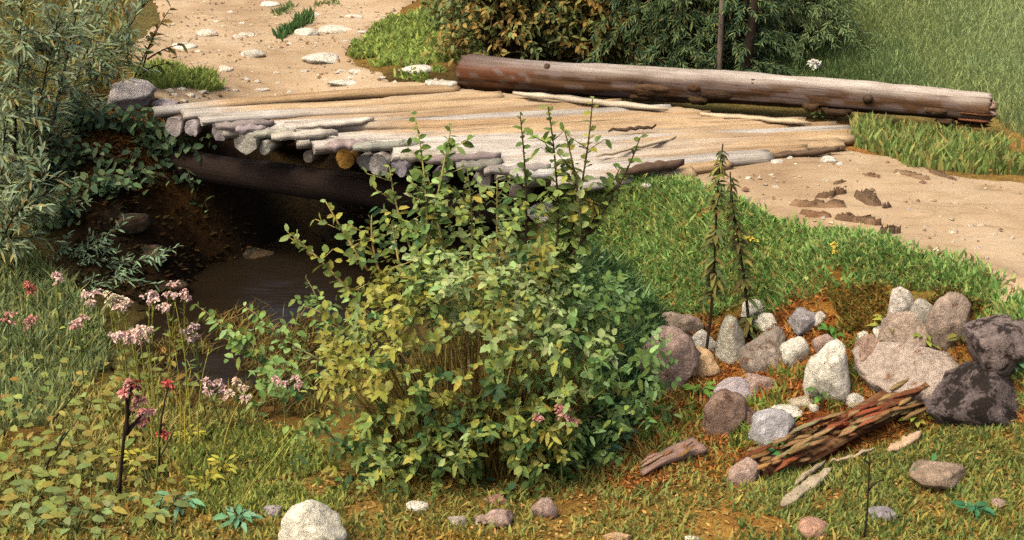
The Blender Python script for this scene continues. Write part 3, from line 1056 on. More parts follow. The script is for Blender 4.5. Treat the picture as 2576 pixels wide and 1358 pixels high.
fore = [
    (786, 1338, 142, 118, stone_mat((228, 222, 198), (150, 100, 66), .22, "big_white_stone"), "big white stone cut by the lower edge of the picture", .2),
    (686, 1288, 54, 30, LILAC(), "small lilac stone left of the big white one", .35),
    (1050, 1275, 52, 30, WHITE(.2), "small white stone in short grass below the bush", .3),
    (1370, 1282, 62, 50, PINK(), "upright pinkish stone below the right side of the bush", .3),
    (1150, 1311, 48, 32, stone_mat((186, 172, 158), (150, 112, 70), .35, "ashen_stone"), "leftmost of three pale stones in a row below the bush", .3),
    (1213, 1311, 42, 28, PINK(), "middle of three pale stones in a row below the bush", .35),
    (1256, 1308, 62, 48, PINK(), "largest of three pale stones in a row below the bush", .3),
    (1248, 1256, 56, 30, stone_mat((178, 136, 116), (140, 90, 60), .4, "reddish_stone"), "reddish flat stone at the foot of the bush", .4),
    (1548, 1352, 64, 26, TANS(), "flat tan stone at the very bottom of the picture", .35),
    (1740, 1356, 34, 16, WHITE(.2), "white chip at the very bottom right of the flat tan stone", .3),
    (2362, 1200, 124, 76, stone_mat((168, 146, 122), (140, 112, 70), .35, "dun_stone"), "broad dun stone in the grass below the black boulder", .35),
    (2220, 1292, 60, 36, GREY_S(), "grey white stone right of the upright dark shoot", .3),
    (2040, 1330, 76, 46, stone_mat((182, 142, 118), (150, 110, 80), .3, "rusty_stone"), "rusty pink stone left of the foot of the dark shoot", .35),
    (2510, 1268, 36, 24, PINK(), "small pinkish stone in grass near the right edge", .35),
    (2194, 1142, 20, 12, PINK(), "tiny buff chip beside the short piece of wood", .3),
]
for (u, v, w, h, m_, lab, snk) in fore:
    stone("stone", u, v, w, h, m_, lab, "stone", "stones in the foreground grass", snk, sub=4 if w > 100 else 3)
# stones at the bridge
stone("boulder", 325, 240, 118, 64, stone_mat((208, 198, 188), (166, 140, 116), .15, "lilac_boulder"), "big lilac boulder at the left end of the bridge", "boulder", None, .25, sub=4)
stone("stone", 416, 264, 62, 26, LILAC(), "flat lilac stone between the boulder and the first bridge pole", "stone", None, .3)
stone("stone", 1372, 540, 84, 52, WHITE(.15), "white squared stone under the right end of the bridge", "stone", None, .2, off=.03)
stone("stone", 612, 870, 150, 70, stone_mat((96, 62, 52), (60, 40, 30), .4, "wet_red_stone"), "wet red brown stone at the water behind the leafy shoots", "stone", None, .3, off=.02)

road_stones = [  # u, v, w, h : left part of the road
    (636, 140, 54, 26, "white humped stone in the middle of the sandy road"), (565, 178, 38, 20, "small white stone above the left grass patch"),
    (812, 150, 88, 30, "largest white flat stone on the sandy road"), (770, 84, 54, 22, "white stone right under the dark grass tuft"),
    (842, 76, 86, 24, "long pale stone right of the dark grass tuft"), (676, 12, 48, 14, "white stone at the upper edge on the road"),
    (624, 90, 40, 16, "faint pale stone above the white humped one"), (520, 86, 50, 22, "faint buff stone right of the brown leaved twig"),
    (462, 120, 62, 22, "chalky stone under the brown leaved twig"), (858, 182, 34, 13, "white chip below the largest flat stone"),
    (892, 182, 40, 14, "white flake right of the chip below the largest flat stone"), (876, 210, 100, 16, "long thin cream slab just above the bridge poles"),
    (1046, 176, 78, 24, "white stone lying in the green grass left of the trunk"), (660, 226, 34, 10, "small white stone near the first bridge poles"),
    (695, 186, 16, 11, "tiny round white pebble in the middle of the road"), (594, 96, 22, 14, "small grey white pebble above the humped stone"),
    (505, 232, 28, 12, "white pebble at the lower edge of the left grass patch"), (940, 128, 44, 12, "flat pale stone left of the green grass"),
    (790, 38, 38, 12, "pale stone above the long pale stone"), (890, 42, 40, 10, "faint flat stone high on the road left of the grass"),
]
for (u, v, w, h, lab) in road_stones:
    stone("stone", u, v, w, h, CHALK() if w < 40 or "faint" in lab or "pale" in lab else WHITE(.05), lab, "stone", "white stones on the sandy road", .4, sub=3, cuts=4)
peb = [(620, 200, 22, 10), (648, 206, 18, 9), (730, 232, 16, 8), (694, 240, 14, 7), (884, 196, 24, 9), (700, 210, 14, 8), (590, 230, 20, 10), (676, 119, 9, 6), (760, 57, 10, 7), (985, 146, 18, 8), (1046, 131, 14, 7),
       (455, 226, 24, 12), (475, 240, 26, 12), (440, 240, 20, 10), (492, 246, 18, 9), (428, 228, 22, 10), (460, 254, 22, 9), (640, 190, 12, 6), (765, 180, 20, 8), (800, 190, 14, 7), (820, 200, 16, 7), (960, 196, 22, 8), (580, 30, 16, 8), (545, 55, 18, 8), (610, 60, 20, 9), (730, 110, 14, 6), (870, 105, 24, 8), (910, 80, 26, 8), (500, 130, 16, 8)]
for (u, v, w, h) in peb:
    stone("pebble", u, v, w, h, CHALK(), "small chalky pebble lying on the road left of the bridge", "pebble", "pebbles on the road left of the bridge", .35, sub=2, cuts=3)
peb2 = [(1955, 410, 30, 16), (1985, 400, 24, 12), (2112, 414, 18, 12), (2050, 370, 18, 9), (2044, 388, 16, 8), (1905, 410, 18, 10), (1836, 420, 14, 9), (1882, 448, 16, 8), (1620, 466, 34, 14), (1705, 440, 24, 10), (2000, 415, 16, 9), (1930, 400, 14, 8), (1780, 430, 14, 8), (1940, 440, 12, 7),
        (2060, 420, 10, 7), (1860, 405, 16, 8)]
for (u, v, w, h) in peb2:
    stone("pebble", u, v, w, h, WHITE(.02), "small white pebble below the trunk at the end of the deck", "pebble", "white pebbles at the right end of the deck", .35, sub=2, cuts=3)
stone("stone", 2082, 406, 40, 22, WHITE(.02), "bigger white stone among the pebbles below the trunk", "stone", None, .35, cuts=3)
peb3 = [(2325, 576, 34, 13), (2440, 570, 24, 12), (2398, 585, 30, 14), (2466, 566, 20, 10), (2422, 605, 14, 14), (2395, 612, 14, 12), (2455, 628, 28, 14), (2500, 590, 16, 8), (2360, 600, 14, 8), (2250, 580, 16, 8), (2545, 600, 14, 8), (2345, 470, 14, 7), (2280, 500, 10, 6), (2480, 650, 14, 8), (1950, 470, 24, 9), (2000, 450, 12, 7)]
for (u, v, w, h) in peb3:
    stone("pebble", u, v, w, h, stone_mat((210, 192, 166), (170, 140, 104), .3, "buff_pebble"), "little pale pebble on the bare sand of the right hand road bend", "pebble", "pebbles on the road bend above the bank", .4, sub=2, cuts=3)
# fine grit on the sand
def gravel(poly, n, label):
    P = scatter(poly, n)
    oc = np.array([(1, 0, 0), (0, 1, 0), (-1, 0, 0), (0, -1, 0), (0, 0, .7), (0, 0, -.7)])
    f = np.array([0, 1, 4, 1, 2, 4, 2, 3, 4, 3, 0, 4])
    sz = rng.gamma(2.2, .0042, n).clip(.003, .028)
    V = oc[None] * sz[:, None, None] * rng.uniform(.7, 1.4, (n, 6, 1))
    V[:, :, 0] += P[:, 0:1]; V[:, :, 1] += P[:, 1:2]; V[:, :, 2] += (H(P[:, 0], P[:, 1]) + .014)[:, None]
    C = np.repeat(pick([A(196, 178, 146), A(180, 152, 114), A(156, 126, 92), A(210, 196, 170), A(130, 102, 76)], n, .12), 6, 0)
    me = mesh_np("gravel", V.reshape(-1, 3), (f[None] + 6 * np.arange(n)[:, None]).ravel(), np.full(4 * n, 3), C)
    tag(link("gravel", me, M_ENDWOOD), label, "gravel", None, "stuff")


# bark and wood crumbs on the road
chips = [
    ((2050, 505), (2125, 488), .09, .035, (110, 76, 46), "brown piece of bark uppermost in the litter on the road bend"),
    ((1990, 520), (2150, 530), .12, .03, (122, 92, 62), "long strip of torn bark in the litter on the road bend"),
    ((2150, 500), (2215, 530), .13, .06, (84, 62, 44), "dark upright bark chunk on the road bend"),
    ((2215, 535), (2240, 528), .05, .04, (96, 76, 56), "small dark clod right of the bark chunk"),
    ((2010, 545), (2090, 552), .07, .03, (126, 84, 54), "reddish bark strip nearest the grass edge"),
    ((2080, 550), (2230, 570), .09, .035, (110, 80, 54), "brown bark strip below the dark chunk"),
    ((2050, 575), (2180, 598), .05, .025, (90, 74, 58), "thin grey bark sliver at the lip of the grass bank"),
    ((2200, 592), (2270, 588), .06, .04, (70, 58, 46), "blackish curl of bark on the road bend"),
    ((2160, 442), (2220, 456), .05, .02, (120, 92, 60), "thin brown sliver on the road under the grass strip"),
    ((2240, 438), (2350, 462), .08, .025, (124, 98, 70), "flat brown bark strip under the grass strip"),
    ((2330, 440), (2420, 462), .07, .025, (112, 86, 60), "dark bark strip right end of the grass strip"),
    ((1690, 300), (1700, 297), .05, .03, (100, 70, 40), "little dark leaf lying on the deck"),
    ((2090, 470), (2130, 462), .03, .02, (130, 100, 70), "tiny bark crumb on bare sand"),
]
for i, (s, e, w, th, c, lab) in enumerate(chips):
    p, q2 = G(*s), G(*e)
    r = np.random.default_rng(60 + i)
    d = q2 - p; Lg = np.linalg.norm(d); d /= Lg
    sd = nrm(np.cross(d, [0, 0, 1.]))
    mid = (p + q2) / 2
    g = Geo()
    for k in range(3 + int(Lg / .07)):                  # a flake and its crumbs, one crumbling piece
        f = 1.0 if k == 0 else r.uniform(.12, .5)
        c0 = mid + d * (0 if k == 0 else r.uniform(-.3, .3) * Lg) + sd * (0 if k == 0 else r.uniform(-.25, .25) * w)
        nn = 11
        a = np.arange(nn) / nn * 6.283
        rad = r.uniform(.4, 1.2, nn)
        top = c0 + d * (np.cos(a) * rad * Lg * .46 * f)[:, None] + sd * (np.sin(a) * rad * w * .40 * f)[:, None]
        hz = H(top[:, 0], top[:, 1]) + .012
        lift = r.uniform(.2, 1.3, nn) * th * 1.1
        bot = top.copy(); bot[:, 2] = hz - .004
        top = c0 + (top - c0) * .86; top[:, 2] = hz + lift
        V = np.concatenate([bot, top, [c0 * [1, 1, 0] + [0, 0, float(hz.mean() + th * .8)]]])
        F, S = [], []
        for m_ in range(nn):
            n_ = (m_ + 1) % nn
            F += [m_, n_, nn + n_, nn + m_]; S.append(4)
            F += [nn + m_, nn + n_, 2 * nn]; S.append(3)
        cc_ = (A(*c) * .62 + A(160, 134, 104) * .38) * r.uniform(.75, 1.2)
        g.add(V, F, S, cc_)
    o = g.build("bark_piece", M_WOOD, origin=mid, smooth=False)
    tag(o, lab, "bark", "bark litter on the road")


# ------------------------------------------------------------------ grass
def scatter(poly, n):
    x0, y0 = poly.min(0); x1, y1 = poly.max(0)
    out = []
    k = 0
    while k < n:
        x, y = rng.uniform(x0, x1, n * 2), rng.uniform(y0, y1, n * 2)
        m = inside(x, y, poly)
        out.append(np.stack([x[m], y[m]], 1)); k += m.sum()
        if m.sum() == 0:
            break
    return np.concatenate(out)[:n]


def clump(P, sc_, thr, seed=0):
    f = fbm(P[:, 0] * sc_ + seed, P[:, 1] * sc_ + seed * 2, 3)
    return P[f > thr]


def grass(name, poly, n, h, w, pal, lean=(0, 0, 0), lj=.5, thr=0, csc=3, seed=0, hj=.3, exclude=(), patch=None, geo=None, xfade=None, zmin=None):
    g = geo or Geo()
    P = scatter(poly, n)
    if thr:
        P = clump(P, csc, thr, seed)
    for e in exclude:
        P = P[~inside(P[:, 0], P[:, 1], e)]
    m = len(P)
    P3 = np.stack([P[:, 0], P[:, 1], H(P[:, 0], P[:, 1]) - .008], 1)
    if zmin is not None:
        P3[:, 2] = np.maximum(P3[:, 2], zmin)
    hh = h * (1 + rng.normal(0, hj, m)).clip(.35, 2)
    ln = np.asarray(lean)[None] * hh[:, None] + rng.normal(0, lj, (m, 3)) * np.array([1, 1, 0]) * hh[:, None]
    C = pick(pal, m)
    f = fbm(P[:, 0] * 1.7 + 3, P[:, 1] * 1.7, 2)
    C *= (.8 + .45 * f)[:, None]
    if patch is not None:
        f2 = fbm(P[:, 0] * 2.3 + 11, P[:, 1] * 2.3 + 5, 3)
        mm = f2 > .55
        C[mm] = pick(patch, int(mm.sum()))
    if xfade is not None:                            # haze put into the meadow colour, paler towards the right
        fx = np.clip((P[:, 0] - xfade[0]) / (xfade[1] - xfade[0]), 0, 1)[:, None] * .8
        C = C * (1 - fx) + xfade[2] * fx * rng.uniform(.8, 1.15, (m, 1))
    g.blades(P3, hh, w * (1 + rng.normal(0, .25, m)).clip(.5, 1.8), ln, C)
    return g


def stuff(g, name, label, cat="grass", mat=None):
    o = g.build(name, mat or M_GRASS, smooth=True)
    return tag(o, label, cat, None, "stuff")


BRIGHT = [A(118, 152, 82), A(108, 144, 76), A(130, 158, 86), A(98, 134, 72), A(140, 160, 90)]
MID = [A(128, 130, 70), A(118, 126, 68), A(138, 134, 70), A(106, 118, 64), A(150, 138, 72)]
OLIVE = [A(136, 128, 62), A(150, 132, 64), A(118, 116, 58), A(160, 130, 66)]
HILLP = [A(98, 118, 70), A(88, 110, 64), A(112, 128, 78), A(78, 100, 60)]
bank_uv = [(1430, 470), (1600, 446), (1700, 462), (1760, 478), (1860, 518), (2080, 588), (2330, 652), (2480, 712), (2575, 795), (2570, 815), (2480, 775), (2380, 735), (2250, 722), (2140, 730), (2040, 752), (1950, 790), (1860, 770), (1790, 800), (1690, 788), (1640, 860), (1560, 810), (1480, 760), (1400, 700), (1380, 580)]
bank = np.concatenate([poly_ground(bank_uv[:9]), [(2.90, 5.2), (2.95, 4.6), (2.7, 4.6), (2.62, 5.3)], poly_ground(bank_uv[10:])])
g = grass("grass", bank, 24000, .048, .015, BRIGHT + [A(150, 158, 92), A(134, 140, 80)], lean=(-.1, -.15, 0), lj=.45, seed=1, thr=.27, csc=9)
lip = np.concatenate([poly_ground([(1480, 462), (1600, 452), (1700, 464), (1760, 481), (1860, 521), (2080, 592), (2330, 657), (2480, 717), (2570, 795)]), [(2.86, 5.2)]])
seg_ = rng.integers(0, len(lip) - 1, 3000)
tt_ = rng.random(3000)[:, None]
P = lip[seg_] * (1 - tt_) + lip[seg_ + 1] * tt_ + rng.normal(0, .05, (3000, 2)) * [1, 1]
P[:, 1] -= .03
P = clump(P, 6, .36, 3)
m = len(P)
hh = rng.uniform(.03, .085, m)
g.blades(np.stack([P[:, 0], P[:, 1], H(P[:, 0], P[:, 1])], 1), hh, rng.uniform(.010, .02, m), rng.normal(0, .4, (m, 3)) * [1, 1, 0] * hh[:, None], pick(BRIGHT + [A(150, 150, 88)], m))
stuff(g, "grass", "thick bright green grass covering the bank below the road")
# fringe standing along the lip of the bank
# grass in the fold between bush and stones, shadow put into its palette
fold_uv = [(1420, 620), (1560, 700), (1640, 800), (1660, 880), (1620, 1000), (1560, 1090), (1480, 1170), (1380, 1180), (1400, 900), (1380, 760)]
fold = poly_ground(fold_uv)
SHADEG = [A(72, 102, 64), A(64, 92, 60), A(92, 118, 78), A(118, 140, 98), A(80, 106, 58)]
g = grass("grass", fold, 5200, .15, .017, SHADEG, lean=(.35, -.35, 0), lj=.4, seed=2)
stuff(g, "long_grass", "long grass in the fold beside the bush, coloured dark blue green as shadow")
# foreground
fg_uv = [(-380, 1080), (200, 1120), (450, 1060), (600, 1030), (760, 1100), (880, 1190), (1300, 1225), (1480, 1180), (1600, 1040), (1660, 990), (1780, 960), (1850, 1000), (1760, 1100), (1840, 1150), (2000, 1170), (2330, 1080), (2860, 1040), (2900, 1480), (-380, 1480)]
fgp = poly_ground(fg_uv)
g = grass("grass", fgp, 30500, .042, .012, MID, lean=(.08, -.1, 0), lj=.45, thr=.37, csc=4.2, seed=3, patch=OLIVE)
rightfg = poly_ground([(1950, 1180), (2330, 1085), (2640, 1060), (2660, 1440), (1900, 1440), (1850, 1300)])
grass("grass", rightfg, 7500, .045, .012, [A(126, 136, 72), A(114, 130, 70), A(140, 142, 74), A(104, 122, 68)], lean=(.05, -.1, 0), lj=.35, thr=.4, csc=5, seed=8, geo=g)
leftmid = poly_ground([(480, 1080), (760, 1090), (860, 1190), (880, 1290), (500, 1300), (430, 1150)])
ml = poly_ground([(120, 1000), (300, 960), (420, 1000), (540, 1060), (500, 1130), (260, 1140), (120, 1090)])
grass("grass", ml, 3600, .065, .012, [A(134, 132, 72), A(122, 126, 70), A(146, 138, 76), A(150, 130, 72)], lean=(.05, -.1, 0), lj=.45, thr=.36, csc=5, seed=19, geo=g)
grass("grass", leftmid, 5000, .055, .013, [A(126, 138, 68), A(114, 130, 66), A(142, 142, 70)], lean=(.05, -.1, 0), lj=.35, thr=.36, csc=5, seed=9, geo=g)
stuff(g, "grass", "short green and olive grass growing thinly on the ochre foreground")
# grass between the stones
heap = poly_ground([(1640, 1000), (1800, 940), (2000, 940), (2150, 850), (2250, 870), (2100, 1050), (1900, 1130), (1700, 1160), (1600, 1120)])
g = grass("grass", heap, 3200, .06, .013, [A(104, 128, 58), A(130, 138, 62), A(150, 136, 70), A(84, 112, 54)], lj=.45, thr=.48, csc=5, seed=4)
stuff(g, "grass", "sparse grass tufts between the stones of the heap")
heap2 = poly_ground([(1650, 980), (1690, 800), (1900, 790), (2100, 750), (2400, 770), (2560, 800), (2600, 1060), (2300, 1080), (2050, 1110), (1850, 1160), (1550, 1230), (1600, 1100)])
g = grass("rusty_grass", heap2, 5200, .05, .012, [A(158, 104, 56), A(140, 86, 44), A(170, 124, 70), A(120, 80, 44), A(150, 122, 66), A(126, 120, 62)], lj=.6, thr=.42, csc=6, seed=14)
stuff(g, "rusty_grass", "rusty withered grass packed round the stones of the heap", "dry grass")
# brown and golden dry grass under the bank
dry = poly_ground([(2080, 740), (2160, 725), (2260, 718), (2400, 735), (2500, 780), (2440, 790), (2300, 770), (2240, 830), (2120, 840), (2060, 800)])
g = grass("grass", dry, 2600, .055, .013, [A(156, 126, 60), A(140, 106, 52), A(166, 136, 70), A(118, 90, 48), A(122, 122, 62), A(104, 116, 58)], lean=(0, -.3, 0), lj=.55, seed=5, thr=.36, csc=6)
stuff(g, "dry_grass", "golden brown dry grass hanging over the stones", "dry grass")
# road patches
p1 = rough_poly(poly_ground([(1110, 30), (1000, 35), (955, 62), (915, 105), (880, 130), (905, 160), (950, 172), (1010, 165), (985, 195), (1060, 210), (1150, 195), (1165, 150), (1130, 90)]), amp=.06)
g = grass("grass", p1, 6500, .065, .03, [A(128, 144, 72), A(118, 136, 68), A(140, 150, 76), A(108, 126, 64)], lj=.45, thr=.36, csc=3, seed=6)
stuff(g, "grass", "bright green grass patch at the left end of the trunk")
p2 = rough_poly(poly_ground([(330, 180), (400, 170), (480, 178), (540, 192), (560, 228), (520, 236), (470, 222), (400, 226), (350, 210)]), amp=.05)
g = grass("grass", p2, 3000, .09, .02, [A(128, 144, 72), A(118, 136, 68), A(140, 150, 76), A(108, 126, 64)], lj=.35, thr=.3, csc=3, seed=7)
stuff(g, "grass", "green grass patch behind the lilac boulder")
for (u0, v0, u1, v1, nn, hh, lab, pal) in [(700, 100, 750, 72, 160, .11, "dark green grass tuft in the middle of the road, lower one", [A(78, 108, 60), A(64, 92, 54)]), (745, 70, 785, 50, 150, .12, "dark green grass tuft in the middle of the road, upper one", [A(84, 112, 62), A(70, 98, 56)]),
                                      (690, 40, 735, 20, 80, .07, "small faint grass tuft near the upper edge of the road", [A(110, 124, 78), A(96, 112, 68)]), (790, 18, 850, 8, 60, .06, "thin grass tuft touching the upper edge of the picture", [A(140, 140, 100), A(120, 126, 80)])]:
    g = Geo()
    t = rng.random(nn)
    B = np.array([G(u0 + (u1 - u0) * tt + rng.normal(0, 5), v0 + (v1 - v0) * tt + rng.normal(0, 4)) for tt in t])
    g.blades(B, hh * rng.uniform(.6, 1.3, nn), .025, rng.normal(0, .35, (nn, 3)) * [1, 1, 0] * hh, pick(pal, nn))
    o = g.build("grass_tuft", M_GRASS, origin=B.mean(0))
    tag(o, lab, "grass tuft", None, "stuff")
# strip below the right end of the trunk
p3 = poly_ground([(2140, 315), (2230, 325), (2420, 350), (2600, 380), (2620, 450), (2500, 440), (2400, 432), (2280, 425), (2230, 395), (2140, 368)])
g = grass("grass", p3, 4200, .10, .024, [A(120, 138, 74), A(108, 128, 68), A(134, 142, 80), A(100, 118, 64), A(150, 136, 80)], lj=.3, thr=.36, csc=4, seed=10)
stuff(g, "grass", "green grass strip below the right end of the trunk")
# hillside
hill = poly_ground([(1180, 130), (1500, 160), (1800, 180), (2100, 215), (2400, 250), (2500, 300), (2660, 400), (2900, 400), (2900, 40), (2700, -40), (1500, -40), (1150, -20)])
g = grass("grass", hill, 62000, .075, .009, HILLP, lean=(-.1, -.2, 0), lj=.32, seed=11, patch=[A(104, 122, 72), A(114, 126, 72), A(126, 134, 78)], xfade=(2.9, 5.0, A(168, 182, 126)))
stuff(g, "meadow_grass", "pale green meadow grass on the slope behind the trunk")
# left: low mixed growth on the bank and under the willow
lb = poly_ground([(-420, 540), (60, 600), (180, 720), (260, 800), (280, 900), (120, 1080), (-420, 1080)])
g = grass("grass", lb, 15500, .085, .014, [A(124, 130, 80), A(110, 122, 76), A(100, 118, 80), A(132, 132, 80), A(94, 110, 70)], lj=.4, seed=12)
stuff(g, "undergrowth", "grey green undergrowth on the near bank of the brook")
lb2 = poly_ground([(-420, 0), (300, 0), (330, 150), (300, 200), (240, 250), (150, 300), (60, 420), (-420, 520)])
g = grass("grass", lb2, 11000, .16, .02, [A(104, 108, 62), A(90, 98, 56), A(120, 116, 64), A(130, 104, 54)], lj=.4, seed=13)
stuff(g, "undergrowth", "dull green undergrowth below the willow")


gravel(roadA, 2200, "fine grit on the sandy road left of the bridge")
gravel(roadB, 1500, "fine grit on the sandy road bend at the right")

# dead leaves and moss lying on the ochre ground
def litter(poly, n, pal, L, label, name="leaf_litter", exclude=None):
    P = scatter(poly, n)
    m = len(P)
    g = Geo()
    a = rng.random(m) * 6.283
    D = np.stack([np.cos(a), np.sin(a), rng.uniform(-.1, .6, m)], 1)
    P3 = np.stack([P[:, 0], P[:, 1], H(P[:, 0], P[:, 1]) + rng.uniform(.0, .012, m)], 1)
    g.leaves(P3, D, rng.normal(0, .45, (m, 3)) + [0, -.2, 1], L * rng.uniform(.5, 1.4, m), L * .42 * rng.uniform(.6, 1.3, m), pick(pal, m, .22), droop=.1, shape='lance')
    o = g.build(name, M_DEAD)
    tag(o, label, "leaf litter", None, "stuff")


M_DEAD = leaf_mat("dead_leaf", .15, .8, 1.15)
OCHRE = [A(172, 138, 76), A(156, 122, 62), A(186, 154, 92), A(136, 104, 54), A(146, 130, 70), A(128, 124, 66)]
RUST = [A(160, 98, 46), A(136, 76, 36), A(178, 120, 64), A(108, 60, 30), A(150, 110, 52)]
litter(fgp, 10000, OCHRE, .032, "ochre dead leaves and moss strewn over the foreground ground")
litter(poly_ground([(1640, 990), (1680, 800), (1900, 790), (2100, 740), (2400, 760), (2560, 800), (2600, 1060), (2300, 1090), (1900, 1200), (1500, 1240), (1560, 1120)]), 6500, RUST, .034, "rust brown litter between the stones under the bank")
litter(bank, 5000, [A(170, 138, 66), A(150, 120, 56), A(130, 100, 44)], .03, "yellowed dead blades between the green grass of the bank")
litter(poly_ground([(280, 300), (430, 330), (440, 420), (330, 520), (150, 500), (60, 420), (120, 330)]), 2200, [A(120, 86, 44), A(96, 64, 32), A(80, 48, 25), A(140, 104, 56)], .045, "orange brown litter on the earth bank left of the bridge")
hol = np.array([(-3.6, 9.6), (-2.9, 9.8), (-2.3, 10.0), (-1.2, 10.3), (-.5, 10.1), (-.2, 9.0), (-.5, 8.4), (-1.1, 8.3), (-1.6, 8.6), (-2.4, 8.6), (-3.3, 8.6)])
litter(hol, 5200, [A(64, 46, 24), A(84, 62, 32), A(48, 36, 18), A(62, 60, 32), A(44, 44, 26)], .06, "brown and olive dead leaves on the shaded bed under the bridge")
bed = poly_ground([(330, 900), (480, 850), (640, 830), (800, 860), (860, 960), (820, 1060), (620, 1040), (460, 1040), (340, 990)])
g = grass("sedge", bed, 5200, .085, .010, [A(104, 88, 46), A(120, 102, 54), A(90, 82, 42), A(104, 108, 60), A(84, 62, 34)], lean=(.5, 0, 0), lj=.7, seed=21, thr=.43, csc=4, zmin=WZ - .02)
stuff(g, "sedge", "brown sedge lying in the shallow edge of the brook", "sedge")
for i, (u, v, w, h, lab) in enumerate([(560, 690, 60, 30, "mossy dark stone at the far edge of the brook"), (430, 720, 80, 34, "flat dark stone in the brook under the willow spray"), (640, 640, 90, 40, "dark rounded stone deep under the bridge"), (820, 700, 60, 30, "black stone in the brook before the bush"), (380, 640, 70, 40, "brown stone at the foot of the shaded bank"), (720, 760, 70, 24, "low wet stone in the middle of the brook"), (500, 800, 60, 22, "low wet stone left of the leafy branch"), (330, 560, 80, 44, "olive mossy stone on the shaded bank")]):
    stone("stone", u, v, w, h, stone_mat((84, 66, 44), (52, 48, 26), .9, "wet_mossy_stone"), lab, "stone", "wet stones in the brook", .4)

# ------------------------------------------------------------------ plants
def curve(p, q, bend, n=10):
    p, q = np.asarray(p, float), np.asarray(q, float)
    t = np.linspace(0, 1, n)[:, None]
    return p * (1 - t) + q * t + np.asarray(bend)[None] * (4 * t * (1 - t))


def leafy(path, spacing, L, W, pal, start=.15, out=.8, up=.35, droop=.25, jit=.35, shape='oval', taper=.6, pairs=False, gl=None):
    """leaves along a path: returns arrays for Geo.leaves"""
    P = np.asarray(path)
    seg = np.linalg.norm(np.diff(P, axis=0), axis=1)
    cum = np.concatenate([[0], np.cumsum(seg)])
    tot = cum[-1]
    k = max(2, int(tot * (1 - start) / spacing))
    ss = np.linspace(start * tot, tot, k)
    pos = np.stack([np.interp(ss, cum, P[:, i]) for i in range(3)], 1)
    tg = nrm(np.stack([np.interp(np.clip(ss + .02, 0, tot), cum, P[:, i]) - np.interp(np.clip(ss - .02, 0, tot), cum, P[:, i]) for i in range(3)], 1))
    if pairs:
        pos, tg, ss = np.repeat(pos, 2, 0), np.repeat(tg, 2, 0), np.repeat(ss, 2)
    n = len(pos)
    ang = np.arange(n) * (math.pi if pairs else 2.4) + rng.normal(0, .5, n)
    ref = np.tile([0, 0, 1.0], (n, 1))
    ref[np.abs(tg[:, 2]) > .9] = (0, 1, 0)
    X = nrm(np.cross(tg, ref))
    Yv = np.cross(X, tg)
    rad = X * np.cos(ang)[:, None] + Yv * np.sin(ang)[:, None]
    D = nrm(rad * out + tg * up + rng.normal(0, jit * .5, (n, 3)))
    Nn = nrm(np.tile([0, -.35, 1.0], (n, 1)) + rng.normal(0, jit, (n, 3)))
    sz = 1 - taper * (ss / tot) ** 2
    return pos, D, Nn, L * sz * rng.uniform(.75, 1.2, n), W * sz * rng.uniform(.8, 1.15, n), pick(pal, n)


BUSH = [A(122, 134, 70), A(112, 130, 70), A(134, 140, 68), A(102, 122, 66), A(126, 146, 88), A(142, 138, 64)]
BUSH_L = [A(146, 160, 106), A(136, 154, 100), A(128, 144, 84)]
BUSH_Y = [A(138, 136, 62), A(130, 128, 58), A(144, 144, 76)]
BUSH_D = [A(78, 98, 50), A(66, 86, 46), A(92, 106, 52), A(58, 84, 54)]

bb = G(1190, 1195)
bush = empty("leafy_bush", bb)
tag(bush, "large yellow green leafy bush with tall shoots in front of the bridge", "bush")
# main limbs
heads = []
g = Geo()
limb_ends = [(900, 760), (960, 680), (1050, 650), (1150, 660), (1260, 650), (1350, 700), (1420, 790), (860, 900), (880, 1020), (960, 850), (1080, 780), (1200, 800), (1320, 850), (1430, 930), (1500, 1050), (1020, 980), (1150, 950), (1280, 1000), (1380, 1080), (930, 1110), (1080, 1120), (1230, 1120)]
limbs = []
for i, (u, v) in enumerate(limb_ends):
    yy = bb[1] + .75 - (v - 650) / 560 * .95 + rnd.uniform(-.1, .1)
    e = on_y(u, v, yy)
    st = bb + np.array([rnd.uniform(-.2, .2), rnd.uniform(-.02, .25), 0])
    st[2] = H(st[0], st[1]) - .02
    c = curve(st, e, (rnd.uniform(-.06, .06), rnd.uniform(-.05, .12), .10), 9)
    limbs.append(c)
    g.tube(c, np.linspace(.014, .004, 9), 6, pick([A(110, 92, 60), A(90, 76, 50), A(132, 112, 70)], 1)[0])
g.build("branches", M_STEM, bush, bb)
